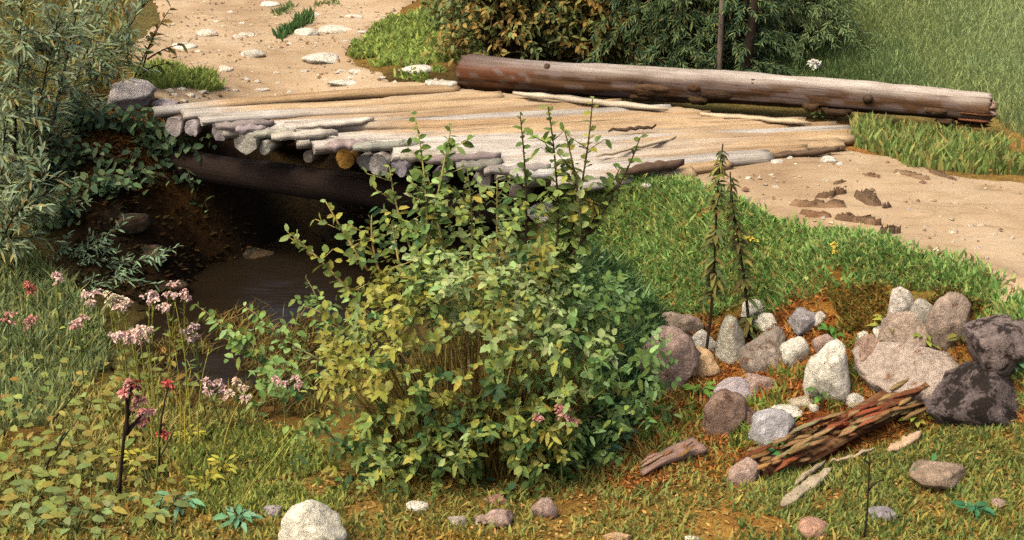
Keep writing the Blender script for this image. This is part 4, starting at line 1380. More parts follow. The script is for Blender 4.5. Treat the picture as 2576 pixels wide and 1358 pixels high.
# foliage: leaf sprays spread over the rounded crown
cc = on_y(1165, 930, bb[1] + .35)
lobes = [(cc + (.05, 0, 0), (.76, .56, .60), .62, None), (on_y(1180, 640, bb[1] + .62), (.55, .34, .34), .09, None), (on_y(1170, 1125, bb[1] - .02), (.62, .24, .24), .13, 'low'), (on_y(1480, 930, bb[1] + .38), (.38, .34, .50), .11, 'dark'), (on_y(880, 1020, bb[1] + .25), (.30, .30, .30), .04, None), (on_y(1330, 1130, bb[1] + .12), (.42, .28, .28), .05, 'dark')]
lobe_of = []
for c_, r_, sh_, kd_ in lobes:
    lobe_of += [(c_, r_, kd_)] * int(sh_ * 1000)
g = Geo()
nspr = 1150
for k in range(nspr):
    # a point of the crown: polar in the plane facing the camera, with depth
    while True:
        x, y, z = rnd.uniform(-1, 1), rnd.uniform(-1, 1), rnd.uniform(-1, 1)
        d2 = x * x + y * y + z * z
        if .25 < d2 < 1.25 and (d2 < 1 or rnd.random() < .35) and (d2 > .55 or rnd.random() < .4):
            break
    bulge = 1 - .20 * max(0, z)
    skew = .10 * z
    cL, rL, kL = lobe_of[rnd.randrange(len(lobe_of))]
    c = cL + np.array([(x * bulge + skew * .4) * rL[0], y * rL[1], z * rL[2]])
    if c[2] < H(c[0], c[1]) + .02:
        continue
    nl = rnd.randint(5, 9)
    outd = nrm(np.array([x * .8, y - .35, z + .35]))
    base = c + rng.normal(0, .02, 3)
    end = base + outd * rnd.uniform(.08, .17)
    f = float(fbm(np.array(c[0] * 3.2 + 5), np.array(c[2] * 3.2), 2))
    pal = BUSH_Y if f > .68 else BUSH_L if (f < .42 and rnd.random() < .5) else BUSH if rnd.random() < .8 else BUSH_D
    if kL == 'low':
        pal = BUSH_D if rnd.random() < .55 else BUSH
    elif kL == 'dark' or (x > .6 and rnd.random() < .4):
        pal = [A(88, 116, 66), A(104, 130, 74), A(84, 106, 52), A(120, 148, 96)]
    pth = curve(base, end, (0, 0, .015), 4)
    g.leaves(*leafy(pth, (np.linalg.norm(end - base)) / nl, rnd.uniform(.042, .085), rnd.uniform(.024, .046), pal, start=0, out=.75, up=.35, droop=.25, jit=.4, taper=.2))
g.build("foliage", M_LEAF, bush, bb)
# dry ochre stalks and old grass standing inside the bush
g = Geo()
nn = 2600
th_ = rng.uniform(0, 6.283, nn); rr2 = np.sqrt(rng.random(nn))
bx_ = bb[0] + .50 * rr2 * np.cos(th_); by_ = bb[1] + .30 + .36 * rr2 * np.sin(th_)
B = np.stack([bx_, by_, H(bx_, by_)], 1)
hh = rng.uniform(.25, .95, nn) * (1 - .35 * rr2)
ln_ = np.stack([(bx_ - bb[0]) * .25, (by_ - bb[1] - .3) * .4, np.zeros(nn)], 1) + rng.normal(0, .09, (nn, 3)) * [1, 1, 0]
g.blades(B, hh, rng.uniform(.007, .014, nn), ln_, pick([A(168, 148, 76), A(150, 128, 60), A(136, 126, 64), A(178, 160, 100), A(116, 112, 58), A(120, 92, 46)], nn))
g.build("dry_stalks", M_DEAD, bush, bb)
# long shoots standing above the crown
shoots = [  # base, tip, bend, leaf size, palette, stem colour
    ((925, 680), (820, 508), (-.02, 0, .03), .075, BUSH, (186, 160, 92)), ((905, 760), (735, 592), (-.02, 0, .04), .075, BUSH, (176, 156, 90)),
    ((1070, 690), (1043, 290), (.03, 0, 0), .085, [A(92, 116, 58), A(84, 106, 54), A(106, 128, 66)], (176, 166, 96)), ((1075, 620), (1135, 318), (0, 0, 0), .085, [A(98, 120, 62), A(110, 134, 78), A(88, 108, 54)], (180, 172, 104)),
    ((1130, 680), (1075, 440), (0, 0, 0), .075, BUSH_L, (186, 166, 96)), ((1180, 690), (1175, 430), (.02, 0, 0), .07, BUSH, (120, 110, 70)),
    ((1250, 700), (1250, 450), (0, 0, 0), .07, BUSH_L, (150, 140, 84)), ((1318, 690), (1308, 290), (.02, 0, 0), .08, [A(94, 114, 54), A(80, 102, 52)], (70, 58, 40)),
    ((1395, 690), (1378, 268), (.03, 0, 0), .085, [A(98, 116, 56), A(84, 104, 52), A(126, 138, 74)], (84, 70, 44)), ((1405, 690), (1490, 248), (.03, 0, 0), .075, BUSH + BUSH_Y, (96, 80, 50)),
    ((1340, 720), (1610, 345), (.06, 0, -.05), .085, [A(88, 104, 50), A(78, 96, 50), A(104, 116, 60)], (72, 56, 36)), ((1440, 640), (1560, 420), (.0, 0, -.02), .08, [A(88, 104, 50), A(78, 96, 50)], (72, 56, 36)),
    ((1010, 700), (985, 560), (0, 0, 0), .065, BUSH_L, (186, 160, 92)), ((960, 700), (935, 540), (-.02, 0, 0), .07, BUSH, (180, 150, 84)), ((880, 850), (760, 770), (0, 0, .04), .075, BUSH, (140, 130, 76)),
    ((1040, 640), (980, 420), (-.02, 0, 0), .065, BUSH, (160, 150, 88)), ((1460, 600), (1420, 330), (.02, 0, 0), .07, BUSH + BUSH_L, (96, 84, 50)), ((1210, 640), (1200, 520), (.02, 0, 0), .07, BUSH, (120, 110, 60)), ((1110, 600), (1090, 520), (0, 0, 0), .07, BUSH, (120, 110, 60)),
    ((850, 960), (740, 880), (0, 0, .05), .07, BUSH_L, (150, 140, 84)),
]
for i, (b, t, bend, L, pal, sc3) in enumerate(shoots):
    p = on_y(*b, bb[1] + .50 + .1 * rnd.random())
    q_ = on_y(*t, bb[1] + .62 + .12 * rnd.random())
    c = curve(p, q_, bend, 12)
    gs = Geo()
    gs.tube(c, np.linspace(.0085, .003, 12), 6, A(*sc3))
    so = gs.build("shoot", M_STEM, bush, bb)
    gl = Geo()
    ln = np.linalg.norm(q_ - p)
    gl.leaves(*leafy(c, .024, L * 1.15, L * .70, pal, start=.05, out=.75, up=.4, droop=.2, jit=.4, taper=.5))
    # short side twigs give the shoot its width
    for k in range(int(ln / .11)):
        s = rnd.uniform(.05, .85)
        pt = np.array([np.interp(s * 11, np.arange(12), c[:, a]) for a in range(3)])
        dd = nrm(np.array([rnd.choice([-1, 1]) * rnd.uniform(.5, 1), rnd.uniform(-.5, .3), rnd.uniform(.3, .9)]))
        e = pt + dd * rnd.uniform(.08, .17)
        gl.tube([pt, e], [.003, .0015], 4, A(*sc3))
        gl.leaves(*leafy(curve(pt, e, (0, 0, .01), 4), .026, L * 1.05, L * .62, pal, start=.15, out=.7, up=.4, droop=.2, jit=.4, taper=.3))
    lo = gl.build("leaves", M_LEAF, so, bb)

# leafy shoots standing in the brook bed, left of the bush
for i, (b, t, lab) in enumerate([((720, 1010), (490, 765), "long arching leafy branch leaning left over the brook water"), ((760, 950), (615, 770), "short leafy shoot right of the arching branch by the brook"), ((800, 1010), (560, 850), "low leafy branch between brook and bush"), ((640, 1050), (700, 900), "leafy sprig at the water edge beside the pink flowers"), ((830, 900), (770, 700), "slender leafy shoot rising before the black hollow")]):
    p = G(*b)
    q_ = on_y(*t, p[1] + .25)
    c = curve(p, q_, (.03, 0, .05), 10)
    r_ = empty("leafy_shoot", p)
    tag(r_, lab, "shoot", "leafy shoots by the brook")
    gs = Geo(); gs.tube(c, np.linspace(.009, .003, 10), 6, A(150, 130, 84)); gs.build("stem", M_STEM, r_, p)
    gl = Geo()
    pal = [A(118, 146, 84), A(104, 134, 72), A(130, 156, 96), A(124, 140, 70)]
    gl.leaves(*leafy(c, .028, .09, .055, pal, start=.05, out=.8, up=.35, droop=.2, taper=.4))
    for k in range(6):
        s = rnd.uniform(.05, .8)
        pt = np.array([np.interp(s * 9, np.arange(10), c[:, a]) for a in range(3)])
        e = pt + nrm(np.array([rnd.uniform(-1, 1), rnd.uniform(-.6, .2), rnd.uniform(0, .9)])) * rnd.uniform(.1, .25)
        gl.leaves(*leafy(curve(pt, e, (0, 0, .01), 4), .03, .085, .052, pal, start=.1, out=.8, up=.4, taper=.3))
    gl.build("leaves", M_LEAF, r_, p)

# --- two dark tall plants in front of the bank
for (b, t, lab, w_) in [((1772, 905), (1818, 362), "taller of two dark leafy stalks standing before the grass bank", 1.0), ((1885, 855), (1836, 432), "shorter dark leafy stalk right of the tall one before the grass bank", .95)]:
    p = G(*b)
    q_ = on_y(*t, p[1] + .06)
    c = wavy(p, q_, 16, .018, int(b[0]))
    r_ = empty("dark_stalk_plant", p)
    tag(r_, lab, "plant", "dark tall stalks before the bank")
    gs = Geo(); gs.tube(c, np.linspace(.010, .004, 16), 6, A(66, 52, 34)); gs.build("stem", M_STEM, r_, p)
    gl = Geo()
    ln = np.linalg.norm(q_ - p)
    pal = [A(108, 110, 58), A(94, 100, 56), A(120, 116, 62), A(80, 92, 56), A(110, 98, 56)]
    for k in range(int(ln / .04)):
        s = .30 + .70 * k / (ln / .04) if "taller" in lab else .05 + .95 * k / (ln / .04)
        if vnoise(np.array(s * 14.), np.array(b[0] * 1.)) < .22:
            continue
        pt = np.array([np.interp(min(s, 1) * 15, np.arange(16), c[:, a]) for a in range(3)])
        nl = rnd.randint(5, 8)
        an = rng.random(nl) * 6.28
        D = np.stack([np.cos(an), np.sin(an) * .8, rng.uniform(-.5, .4, nl)], 1)
        sz = (1 - .5 * s ** 3) * w_
        gl.leaves(np.tile(pt, (nl, 1)), D, np.tile([0, -.3, 1.], (nl, 1)) + rng.normal(0, .2, (nl, 3)), rng.uniform(.065, .12, nl) * sz, rng.uniform(.024, .04, nl) * sz, pick(pal, nl), droop=.5, shape='lance')
    gl.build("leaves", M_LEAF, r_, p)

# --- willow at the left
WIL = [A(124, 138, 106), A(112, 128, 98), A(136, 150, 114), A(102, 116, 82), A(140, 136, 88), A(118, 136, 110)]
wb = G(60, 560)
willow = empty("willow_shrub", wb)
tag(willow, "grey green willow shrub overhanging the left edge of the road", "shrub")
g = Geo(); gl = Geo()
wl = [((90, 520), (215, -60), .016, .5), ((60, 540), (365, 10), .014, 1.7), ((30, 560), (60, -60), .014, .15), ((20, 560), (-60, 60), .014, .2), ((60, 560), (150, 30), .012, .2), ((100, 500), (300, -40), .012, 1.3), ((20, 620), (20, 300), .010, -.3), ((10, 640), (120, 430), .010, -.4), ((0, 650), (60, 520), .009, -.5)]
for (b, t, r0, dy) in wl:
    p = G(*b); p[2] -= .02
    q_ = on_y(*t, p[1] + dy)
    c = curve(p, q_, (rnd.uniform(-.05, .05), 0, .05), 14)
    g.tube(c, np.linspace(r0, .004, 14), 6, A(60, 48, 32))
    ln = np.linalg.norm(q_ - p)
    gl.leaves(*leafy(c, .03, .10, .020, WIL, start=.35, out=.6, up=.7, droop=.1, shape='lance', taper=.2))
    for k in range(int(ln / .052)):
        s = rnd.uniform(.16, 1)
        pt = np.array([np.interp(s * 13, np.arange(14), c[:, a]) for a in range(3)])
        dd = nrm(np.array([rnd.uniform(-.9, 1.0), rnd.uniform(-.9, .6), rnd.uniform(-.1, .9)]))
        e = pt + dd * rnd.uniform(.18, .42)
        tw = curve(pt, e, (0, 0, .03), 5)
        g.tube(tw, np.linspace(.004, .0015, 5), 4, A(84, 72, 48))
        gl.leaves(*leafy(tw, .019, .125, .024, WIL, start=.1, out=.55, up=.8, droop=.12, shape='lance', taper=.2, jit=.3))
g.build("branches", M_STEM, willow, wb)
gl.build("foliage", M_LEAF, willow, wb)
# willow sprays reaching over the water
for (b, t, lab, n_) in [((70, 640), (445, 620), "lower willow spray reaching out over the dark water", 9), ((60, 620), (290, 575), "upper willow spray beside the dark bank", 7), ((40, 560), (190, 440), "small willow spray against the brown bank", 6), ((60, 690), (330, 680), "drooping willow spray above the pink flowers", 7)]:
    p = G(*b)
    q_ = on_y(*t, p[1] - .15)
    c = curve(p, q_, (0, 0, -.12), 14)
    r_ = empty("willow_spray", p)
    tag(r_, lab, "willow branch", "willow sprays over the brook")
    g = Geo(); gl = Geo()
    g.tube(c, np.linspace(.007, .002, 14), 5, A(96, 90, 60))
    pal = [A(122, 144, 112), A(108, 132, 104), A(136, 156, 120), A(92, 116, 90)]
    gl.leaves(*leafy(c, .02, .085, .017, pal, start=.15, out=.55, up=.8, droop=.05, shape='lance', taper=.2))
    for k in range(n_ * 2):
        s = rnd.uniform(.15, .95)
        pt = np.array([np.interp(s * 13, np.arange(14), c[:, a]) for a in range(3)])
        e = pt + nrm(np.array([rnd.uniform(.3, 1), rnd.uniform(-.6, .3), rnd.uniform(-.2, .8)])) * rnd.uniform(.15, .3)
        tw = curve(pt, e, (0, 0, -.02), 5)
        g.tube(tw, np.linspace(.003, .0012, 5), 4, A(104, 98, 66))
        gl.leaves(*leafy(tw, .02, .08, .016, pal, start=.1, out=.55, up=.8, droop=.05, shape='lance', taper=.2))
    g.build("stem", M_STEM, r_, p); gl.build("leaves", M_LEAF, r_, p)
# brown leaved twig over the road
p = G(330, 215)
r_ = empty("brown_twig", p)
tag(r_, "twig with brown olive leaves rising over the road beside the willow", "twig")
g = Geo(); gl = Geo()
for (b, t) in [((345, 200), (425, 25)), ((370, 150), (470, 110)), ((350, 190), (430, 160)), ((360, 170), (400, 60))]:
    a_ = on_y(*b, p[1] + .1); e_ = on_y(*t, p[1] + .1)
    if b == (345, 200):
        a_ = p
    c = curve(a_, e_, (0, 0, .03), 9)
    g.tube(c, np.linspace(.008, .003, 9), 5, A(70, 52, 36))
    gl.leaves(*leafy(c, .035, .10, .05, [A(112, 98, 46), A(98, 92, 46), A(126, 104, 54), A(84, 84, 44)], start=.3, out=.8, up=.5, droop=.3, taper=.2))
g.build("stem", M_STEM, r_, p); gl.build("leaves", M_LEAF, r_, p)

# --- brambles hanging on the left abutment
BRAM = [A(90, 112, 76), A(78, 100, 70), A(104, 122, 82), A(68, 90, 66)]
for (u, v, R_, n_, lab) in [(330, 340, .38, 90, "dark green bramble hanging below the lilac boulder"), (210, 320, .30, 60, "dark leafy bramble on the orange bank left of the boulder"), (430, 400, .30, 60, "bramble trailing under the first bridge poles"), (180, 420, .30, 50, "shaded bramble on the brown bank above the water"), (90, 400, .30, 60, "dull leafy bramble at the left edge under the willow"), (480, 470, .18, 26, "thin bramble tendrils in the dark under the bridge"), (120, 480, .22, 40, "small bramble above the willow sprays"), (260, 480, .28, 50, "bramble in the middle of the brown bank left of the beam"), (160, 560, .25, 45, "lowest bramble at the brook under the left bank"), (350, 450, .22, 40, "bramble sprig hanging before the left end of the beam")]:
    p = G(u, v)
    r_ = empty("bramble", p)
    tag(r_, lab, "bramble", "brambles on the left bank")
    g = Geo(); gl = Geo()
    for k in range(15):
        st = p + np.array([rnd.uniform(-.5, .5) * R_, rnd.uniform(-.2, .2) * R_, 0]); st[2] = H(st[0], st[1])
        e = st + np.array([rnd.uniform(-1, 1) * R_, rnd.uniform(-.7, .05) * R_, rnd.uniform(.0, .5) * R_])
        c = curve(st, e, (0, 0, .4 * R_), 8)
        g.tube(c, np.linspace(.006, .002, 8), 5, A(90, 70, 46))
        gl.leaves(*leafy(c, 7 * .5 / n_ * R_ * 2.2, .10, .065, BRAM, start=.05, out=.85, up=.25, droop=.3, taper=.3))
    g.build("stem", M_STEM, r_, p); gl.build("leaves", M_LEAF, r_, p)


# --- flowers
def flower(name, base, heads, label, group, petal, stemc, leafpal, stem_r=.0045, cat="flower", hr=.027, lean=.04):
    p = G(*base)
    r_ = empty(name, p)
    tag(r_, label, cat, group)
    g = Geo(); gl = Geo()
    first = None
    for (u, v) in heads:
        hq = on_y(u, v, p[1] + rnd.uniform(-.03, .06))
        st = p if first is None else first * .55 + p * .45
        if first is None:
            first = hq
        c = curve(st, hq, (rnd.uniform(-.02, .02), 0, .02), 8)
        g.tube(c, np.linspace(stem_r, stem_r * .5, 8), 5, stemc)
        if leafpal is not None:
            gl.leaves(*leafy(c, .06, .07, .017, leafpal, start=.1, out=.6, up=.6, droop=.2, shape='lance', taper=.5))
        # petals: a little hooded cluster
        gp = Geo()
        n = 16
        D = nrm(rng.normal(0, 1, (n, 3)) * [1, .8, .7] + [0, 0, .25])
        gp.leaves(hq + D * hr * .15, D, rng.normal(0, .5, (n, 3)) + [0, -.4, .8], rng.uniform(.7, 1.3, n) * hr, rng.uniform(.5, .8, n) * hr, pick(petal, n, .08), droop=.35, fold=.3)
        for j in range(2):
            h2 = hq + np.array([rnd.uniform(-.04, .04), rnd.uniform(-.02, .02), rnd.uniform(-.035, .02)])
            D = nrm(rng.normal(0, 1, (8, 3)) * [1, .8, .7] + [0, 0, .25])
            gp.leaves(np.tile(h2, (8, 1)), D, rng.normal(0, .5, (8, 3)) + [0, -.4, .8], rng.uniform(.5, .9, 8) * hr, rng.uniform(.4, .6, 8) * hr, pick(petal, 8, .08), droop=.35, fold=.3)
        gp.build("blossom", M_PETAL, r_, p)
    g.build("stem", M_STEM, r_, p)
    if leafpal is not None and gl.V:
        gl.build("leaves", M_LEAF, r_, p)
    return r_


PALEP = [A(228, 196, 186), A(232, 206, 196), A(222, 180, 174)]
CREAM = [A(224, 214, 176), A(216, 206, 168), A(226, 196, 180)]
ROSE = [A(208, 150, 140), A(202, 134, 126), A(218, 172, 162)]
DUSK = [A(190, 118, 100), A(178, 104, 92)]
YG, GG = A(150, 150, 60), A(110, 126, 66)
LFP = [A(112, 126, 66), A(128, 134, 70), A(96, 116, 70)]
fl = [
    ((155, 900), [(140, 690), (150, 702)], PALEP, YG, "single tall pale pink flower under the willow spray"),
    ((70, 930), [(68, 715), (78, 728)], DUSK, GG, "dull red flower at the left edge under the willow"),
    ((30, 960), [(22, 790), (18, 806)], ROSE, GG, "rose flower lowest at the left edge"),
    ((90, 960), [(78, 800), (70, 815)], ROSE, GG, "rose flower right of the one at the left edge"),
    ((215, 990), [(205, 798), (196, 812), (182, 815)], PALEP + ROSE, GG, "pink and white flower cluster in the grey green undergrowth"),
    ((230, 960), [(212, 738), (236, 736), (228, 760)], PALEP, GG, "pale pink flower pair left of the cream flowers"),
    ((320, 1000), [(270, 738), (286, 744), (300, 752), (278, 760)], CREAM, YG, "cream and pink flower cluster over the near bank"),
    ((345, 1010), [(308, 768), (318, 756), (295, 772)], PALEP + CREAM, YG, "pale pink flowers right beside the cream cluster"),
    ((395, 1040), [(376, 742), (384, 736), (392, 756)], PALEP, YG, "tall yellow stemmed pink flower before the black water"),
    ((440, 1030), [(430, 716), (424, 740), (444, 744)], PALEP, YG, "tallest pink flower before the black water"),
    ((470, 1030), [(462, 735), (470, 748), (415, 770)], PALEP, YG, "pink and white flower at the right of the tall group"),
    ((400, 1120), [(352, 826), (368, 830), (358, 846)], CREAM + PALEP, YG, "cream flowers on yellow stems low in front"),
    ((380, 1110), [(328, 836), (340, 846), (322, 852)], PALEP, YG, "pale pink flowers left of the low cream ones"),
    ((350, 1100), [(292, 850), (300, 842)], PALEP, YG, "small pink flower left of the yellow stemmed pair"),
    ((520, 1060), [(488, 820), (494, 848), (470, 835)], [A(196, 170, 170), A(184, 160, 160)], GG, "faded lilac flowers at the water edge"),
    ((560, 1080), [(518, 958), (552, 962), (560, 980), (524, 986)], PALEP, GG, "leftmost clump of pink flowers by the shallow brook"),
    ((610, 1090), [(594, 958), (606, 975), (580, 988), (615, 1000)], PALEP + CREAM, GG, "middle clump of pink flowers by the shallow brook"),
    ((720, 1080), [(694, 952), (712, 965), (742, 950), (748, 972)], PALEP + [A(216, 158, 156)], GG, "pink flower clump under the leafy branch by the brook"),
    ((1415, 1236), [(1408, 1024), (1425, 1030), (1418, 1046), (1440, 1058), (1352, 1048)], ROSE, A(120, 130, 66), "rose pink flowers in the lower right of the bush"),
]
for (b, hs, pal, st, lab) in fl:
    flower("flowering_plant", b, hs, lab, "pink flowers on the brook bank", pal, st, LFP)
flower("thistle", (300, 1245), [(333, 962), (316, 986), (352, 1004), (364, 1036), (356, 1060)], "dark branched thistle with rosy heads in the left foreground", None, ROSE + [A(120, 50, 50)], A(56, 44, 34), None, stem_r=.011, cat="thistle", hr=.034)
flower("thistle", (400, 1190), [(426, 966), (405, 1090)], "dark single headed thistle right of the branched one", None, [A(200, 96, 88), A(180, 84, 80)], A(60, 52, 36), None, stem_r=.008, cat="thistle", hr=.03)

# bare dark shoots
def shoot_plain(base, segs, r0, label, col, name="dark_shoot"):
    p = G(*base)
    r_ = Geo()
    for (b, t) in segs:
        a_ = p if b is None else on_y(*b, p[1] + .02)
        e_ = on_y(*t, p[1] + .04)
        r_.tube(wavy(a_, e_, 10, .008, int(t[0])), np.linspace(r0, r0 * .4, 10), 6, col)
    o = r_.build(name, M_STEM, origin=p)
    return tag(o, label, "twig")


shoot_plain((2172, 1352), [(None, (2188, 1145)), ((2180, 1240), (2222, 1205)), ((2188, 1170), (2168, 1152))], .006, "upright bare dark shoot in the right foreground grass", A(52, 44, 30))
shoot_plain((110, 1190), [(None, (175, 1080)), ((150, 1120), (165, 1090))], .008, "short dark branch among the broad leaves at the left", A(44, 40, 32))
shoot_plain((120, 1080), [(None, (210, 960))], .006, "thin dark twig above the short branch at the left", A(50, 44, 32))
shoot_plain((385, 1180), [(None, (440, 1075))], .006, "dark slanting twig right of the thistles", A(56, 56, 42))
shoot_plain((1110, 1090), [(None, (1190, 970))], .006, "grey twig showing inside the front of the bush", A(120, 100, 60))
shoot_plain((1260, 880), [(None, (1370, 760))], .010, "thick dark branch slanting out of the bush", A(70, 52, 34), "dark_branch")
# tall grass stalks at the left
for i, (b, t) in enumerate([((390, 1240), (388, 900)), ((415, 1180), (330, 850)), ((640, 1210), (760, 1060)), ((600, 1290), (690, 1150)), ((380, 1150), (360, 920)), ((470, 1160), (480, 930)), ((450, 1140), (440, 880)), ((500, 1130), (520, 900)), ((290, 1230), (290, 1010)), ((160, 960), (255, 830)), ((140, 1020), (175, 880)), ((270, 1100), (262, 920)), ((480, 1100), (440, 760)), ((560, 1150), (610, 1000))]):
    p = G(*b); q_ = on_y(*t, p[1] + .05)
    g = Geo(); c = curve(p, q_, (.02 * (-1) ** i, 0, .01), 9)
    g.tube(c, np.linspace(.005, .0015, 9), 5, pick([A(150, 150, 70), A(134, 142, 66), A(160, 150, 66)], 1)[0])
    g.leaves(*leafy(c, .12, .12, .010, [A(134, 142, 66), A(150, 148, 70)], start=.1, out=.35, up=.9, droop=.2, shape='lance', taper=.3))
    o = g.build("grass_stalk", M_LEAF, origin=p)
    tag(o, "tall thin yellow green grass stalk rising in the left foreground", "grass stalk", "tall grass stalks in the left foreground")


# --- broad leaved herbs
def herb(u, v, L, n, pal, label, group, hgt=.10, wr=.55, name="broadleaf_herb", shape='oval', cat="herb", spread=1.0):
    p = G(u, v)
    r_ = empty(name, p)
    tag(r_, label, cat, group)
    g = Geo(); gl = Geo()
    for k in range(n):
        a = k * 2.4 + rnd.uniform(-.4, .4)
        e = p + np.array([math.cos(a) * L * spread * rnd.uniform(.2, .9), math.sin(a) * L * spread * rnd.uniform(.2, .8), hgt * rnd.uniform(.4, 1.2)])
        e[2] = max(e[2], float(H(e[0], e[1])) + .03)
        g.tube([p, (p + e) / 2 + (0, 0, .02), e], [.004, .003, .002], 4, pal[0] * .9)
        d = np.array([[math.cos(a), math.sin(a) * .8 - .25, rnd.uniform(-.1, .35)]])
        gl.leaves([e], d, [[rnd.uniform(-.3, .3), -.45, 1]], L * rnd.uniform(.75, 1.15), L * wr * rnd.uniform(.85, 1.15), pick(pal, 1), droop=.22, shape=shape)
    g.build("stems", M_STEM, r_, p); gl.build("leaves", M_LEAF, r_, p)


HB = [A(114, 122, 64), A(104, 116, 60), A(126, 130, 68), A(110, 122, 72), A(130, 120, 62)]
HB2 = [A(118, 132, 84), A(110, 124, 78), A(100, 116, 70)]
r3 = random.Random(11)
cells = []
for gy in range(8):
    for gx in range(8):
        u = 10 + gx * 58 + r3.uniform(-18, 18) + (gy % 2) * 22
        v = 940 + gy * 56 + r3.uniform(-16, 16)
        if u > 300 + 150 * (v > 1230) and v < 1330 and v > 1010 and r3.random() < .9:
            continue
        if 560 < u:
            continue
        cells.append((u, v))
for (u, v) in cells:
    if r3.random() < .16:
        continue
    if v > 1240:
        lab, grp = "low round leaved herb in the lower left corner", "round leaved herbs in the lower left corner"
        pal = HB + HB2
    elif v < 1040:
        lab, grp = "olive leaved herb under the pink flowers at the left", "herbs under the pink flowers"
        pal = HB + [A(150, 120, 60)]
    else:
        lab, grp = "broad leaved green herb around the dark twigs at the left", "broad leaved herbs at the left"
        pal = HB
    herb(u, v, .075 + .02 * r3.random(), r3.randint(5, 9), pal, lab, grp, hgt=.10, spread=1.7, wr=.48)
# blue green feathery herbs
MINT = [A(96, 136, 102), A(84, 124, 92), A(112, 148, 114)]
for (u, v, lab) in [(450, 1285, "blue green feathery herb left of the two at the bottom"), (600, 1325, "blue green herb right next to the big white stone"), (1545, 1095, "small mint green fern at the right foot of the bush"), (1500, 1150, "mint green fern low beside the rusty earth")]:
    herb(u, v, .085, 16, MINT, lab, "blue green herbs", .07, .30, "feathery_herb", 'lance', "herb", 1.0)
YEL = [A(156, 150, 60), A(142, 142, 56), A(168, 156, 66)]
for (u, v, lab) in [(480, 1115, "yellow green herb right of the single headed thistle"), (350, 1180, "yellow green herb at the foot of the branched thistle"), (560, 1200, "yellow green herb in the left middle grass"), (310, 1165, "yellow leaved herb left of the thistle foot"), (520, 1230, "yellow green herb above the blue green one")]:
    herb(u, v, .06, 16, YEL, lab, "yellow green herbs", .08, .32, "yellow_herb", 'lance', "herb", 1.1)
# plants among the stones
for (u, v, pal, lab) in [(2090, 850, [A(84, 128, 56), A(74, 114, 52)], "green herb in the middle of the stone heap"), (2230, 835, [A(150, 150, 70), A(136, 142, 66)], "yellow green herb in the upper stone heap"), (2320, 870, [A(140, 146, 64), A(124, 136, 58)], "yellow green sprig between the mauve stones"), (1975, 1160, [A(72, 128, 72), A(64, 116, 66), A(86, 140, 80)], "bright green dock leaves under the rotten log"),
                         (2010, 1150, [A(72, 128, 72), A(64, 116, 66)], "green dock leaves right of the first under the rotten log"), (2060, 1010, [A(92, 130, 60), A(84, 118, 56)], "little green herb above the rotten log"), (1760, 1000, [A(96, 126, 56), A(88, 116, 50)], "grassy green herb below the tan stone"), (1890, 830, [A(50, 78, 50), A(44, 66, 46), A(70, 96, 60)], "dark fern at the foot of the shorter dark stalk"),
                         (2300, 1070, [A(150, 148, 70), A(132, 134, 62)], "yellow herb at the upper end of the rotten log"), (2420, 870, [A(120, 116, 56), A(96, 100, 48)], "olive herb between triangular and dark boulder"), (2545, 935, [A(84, 124, 84), A(74, 112, 76)], "blue green sprig hanging over the dark boulder"), (2060, 302, [A(118, 140, 76), A(104, 130, 68)], "small green seedling in front of the trunk"), (2100, 300, [A(112, 134, 72), A(98, 124, 66)], "second seedling right of the first before the trunk"), (2450, 1300, [A(64, 116, 80), A(58, 104, 72)], "blue green herb in the lower right grass"), (2340, 1205, [A(66, 112, 72), A(60, 100, 64)], "dark green herb at the foot of the broad dun stone")]:
    herb(u, v, .07, 12, pal, lab, None, .07, .4, "small_herb", 'lance', "herb", 1.0)

# ------------------------------------------------------------------ shrubs and trees behind the trunk
def shrub(name, u, v, top, wide, pal, label, n, L, shape='oval', wr=.55, cat="shrub", lean=0, colstem=(80, 62, 40), dy=.35):
    p = G(u, v)
    r_ = empty(name, p)
    tag(r_, label, cat)
    m = mpp(p)
    hh = (v - top) * m / cp
    ww = wide * m / 2
    g = Geo(); gl = Geo()
    for k in range(n):
        a, rr_ = rnd.uniform(0, 6.28), math.sqrt(rnd.random())
        z = rnd.random() ** .8
        wz = ww * (1.0 - .35 * z)
        e = p + np.array([math.cos(a) * rr_ * wz + lean * z, math.sin(a) * rr_ * ww * dy / .35 * .5, hh * z + .03])
        if k % 6 == 0:
            c = curve(p + np.array([rnd.uniform(-.3, .3) * ww, rnd.uniform(-.1, .1), 0]), e, (0, 0, .05), 6)
            g.tube(c, np.linspace(.012, .003, 6), 5, A(*colstem))
        d = nrm(np.array([math.cos(a), math.sin(a) - .4, rnd.uniform(-.2, .8)]))
        tw = curve(e - d * .1, e + d * .12, (0, 0, .02), 4)
        f = float(fbm(np.array(e[0] * 2.5), np.array(e[2] * 3 + e[1]), 2))
        gl.leaves(*leafy(tw, .028, L, L * wr, [pal[int(f * 1.6 * len(pal)) % len(pal)], pal[rnd.randrange(len(pal))]], start=0, out=.7, up=.5, droop=.2, shape=shape, taper=.2))
    g.build("branches", M_STEM, r_, p); gl.build("foliage", M_LEAF, r_, p)


shrub("brown_shrub", 1290, 150, -60, 400, [A(140, 122, 68), A(128, 114, 62), A(112, 124, 76), A(104, 118, 74), A(150, 128, 72), A(118, 124, 72)], "brown and dull green shrub behind the left end of the trunk", 760, .075)
shrub("green_shrub", 1140, 80, -60, 120, [A(92, 106, 62), A(80, 98, 60), A(120, 104, 54)], "small dull green shrub at the upper edge above the bright grass", 120, .09)
shrub("brown_shrub", 1470, 160, -50, 170, [A(148, 116, 60), A(130, 106, 56), A(112, 112, 62)], "rusty brown shrub next to the dark conifers", 220, .09)


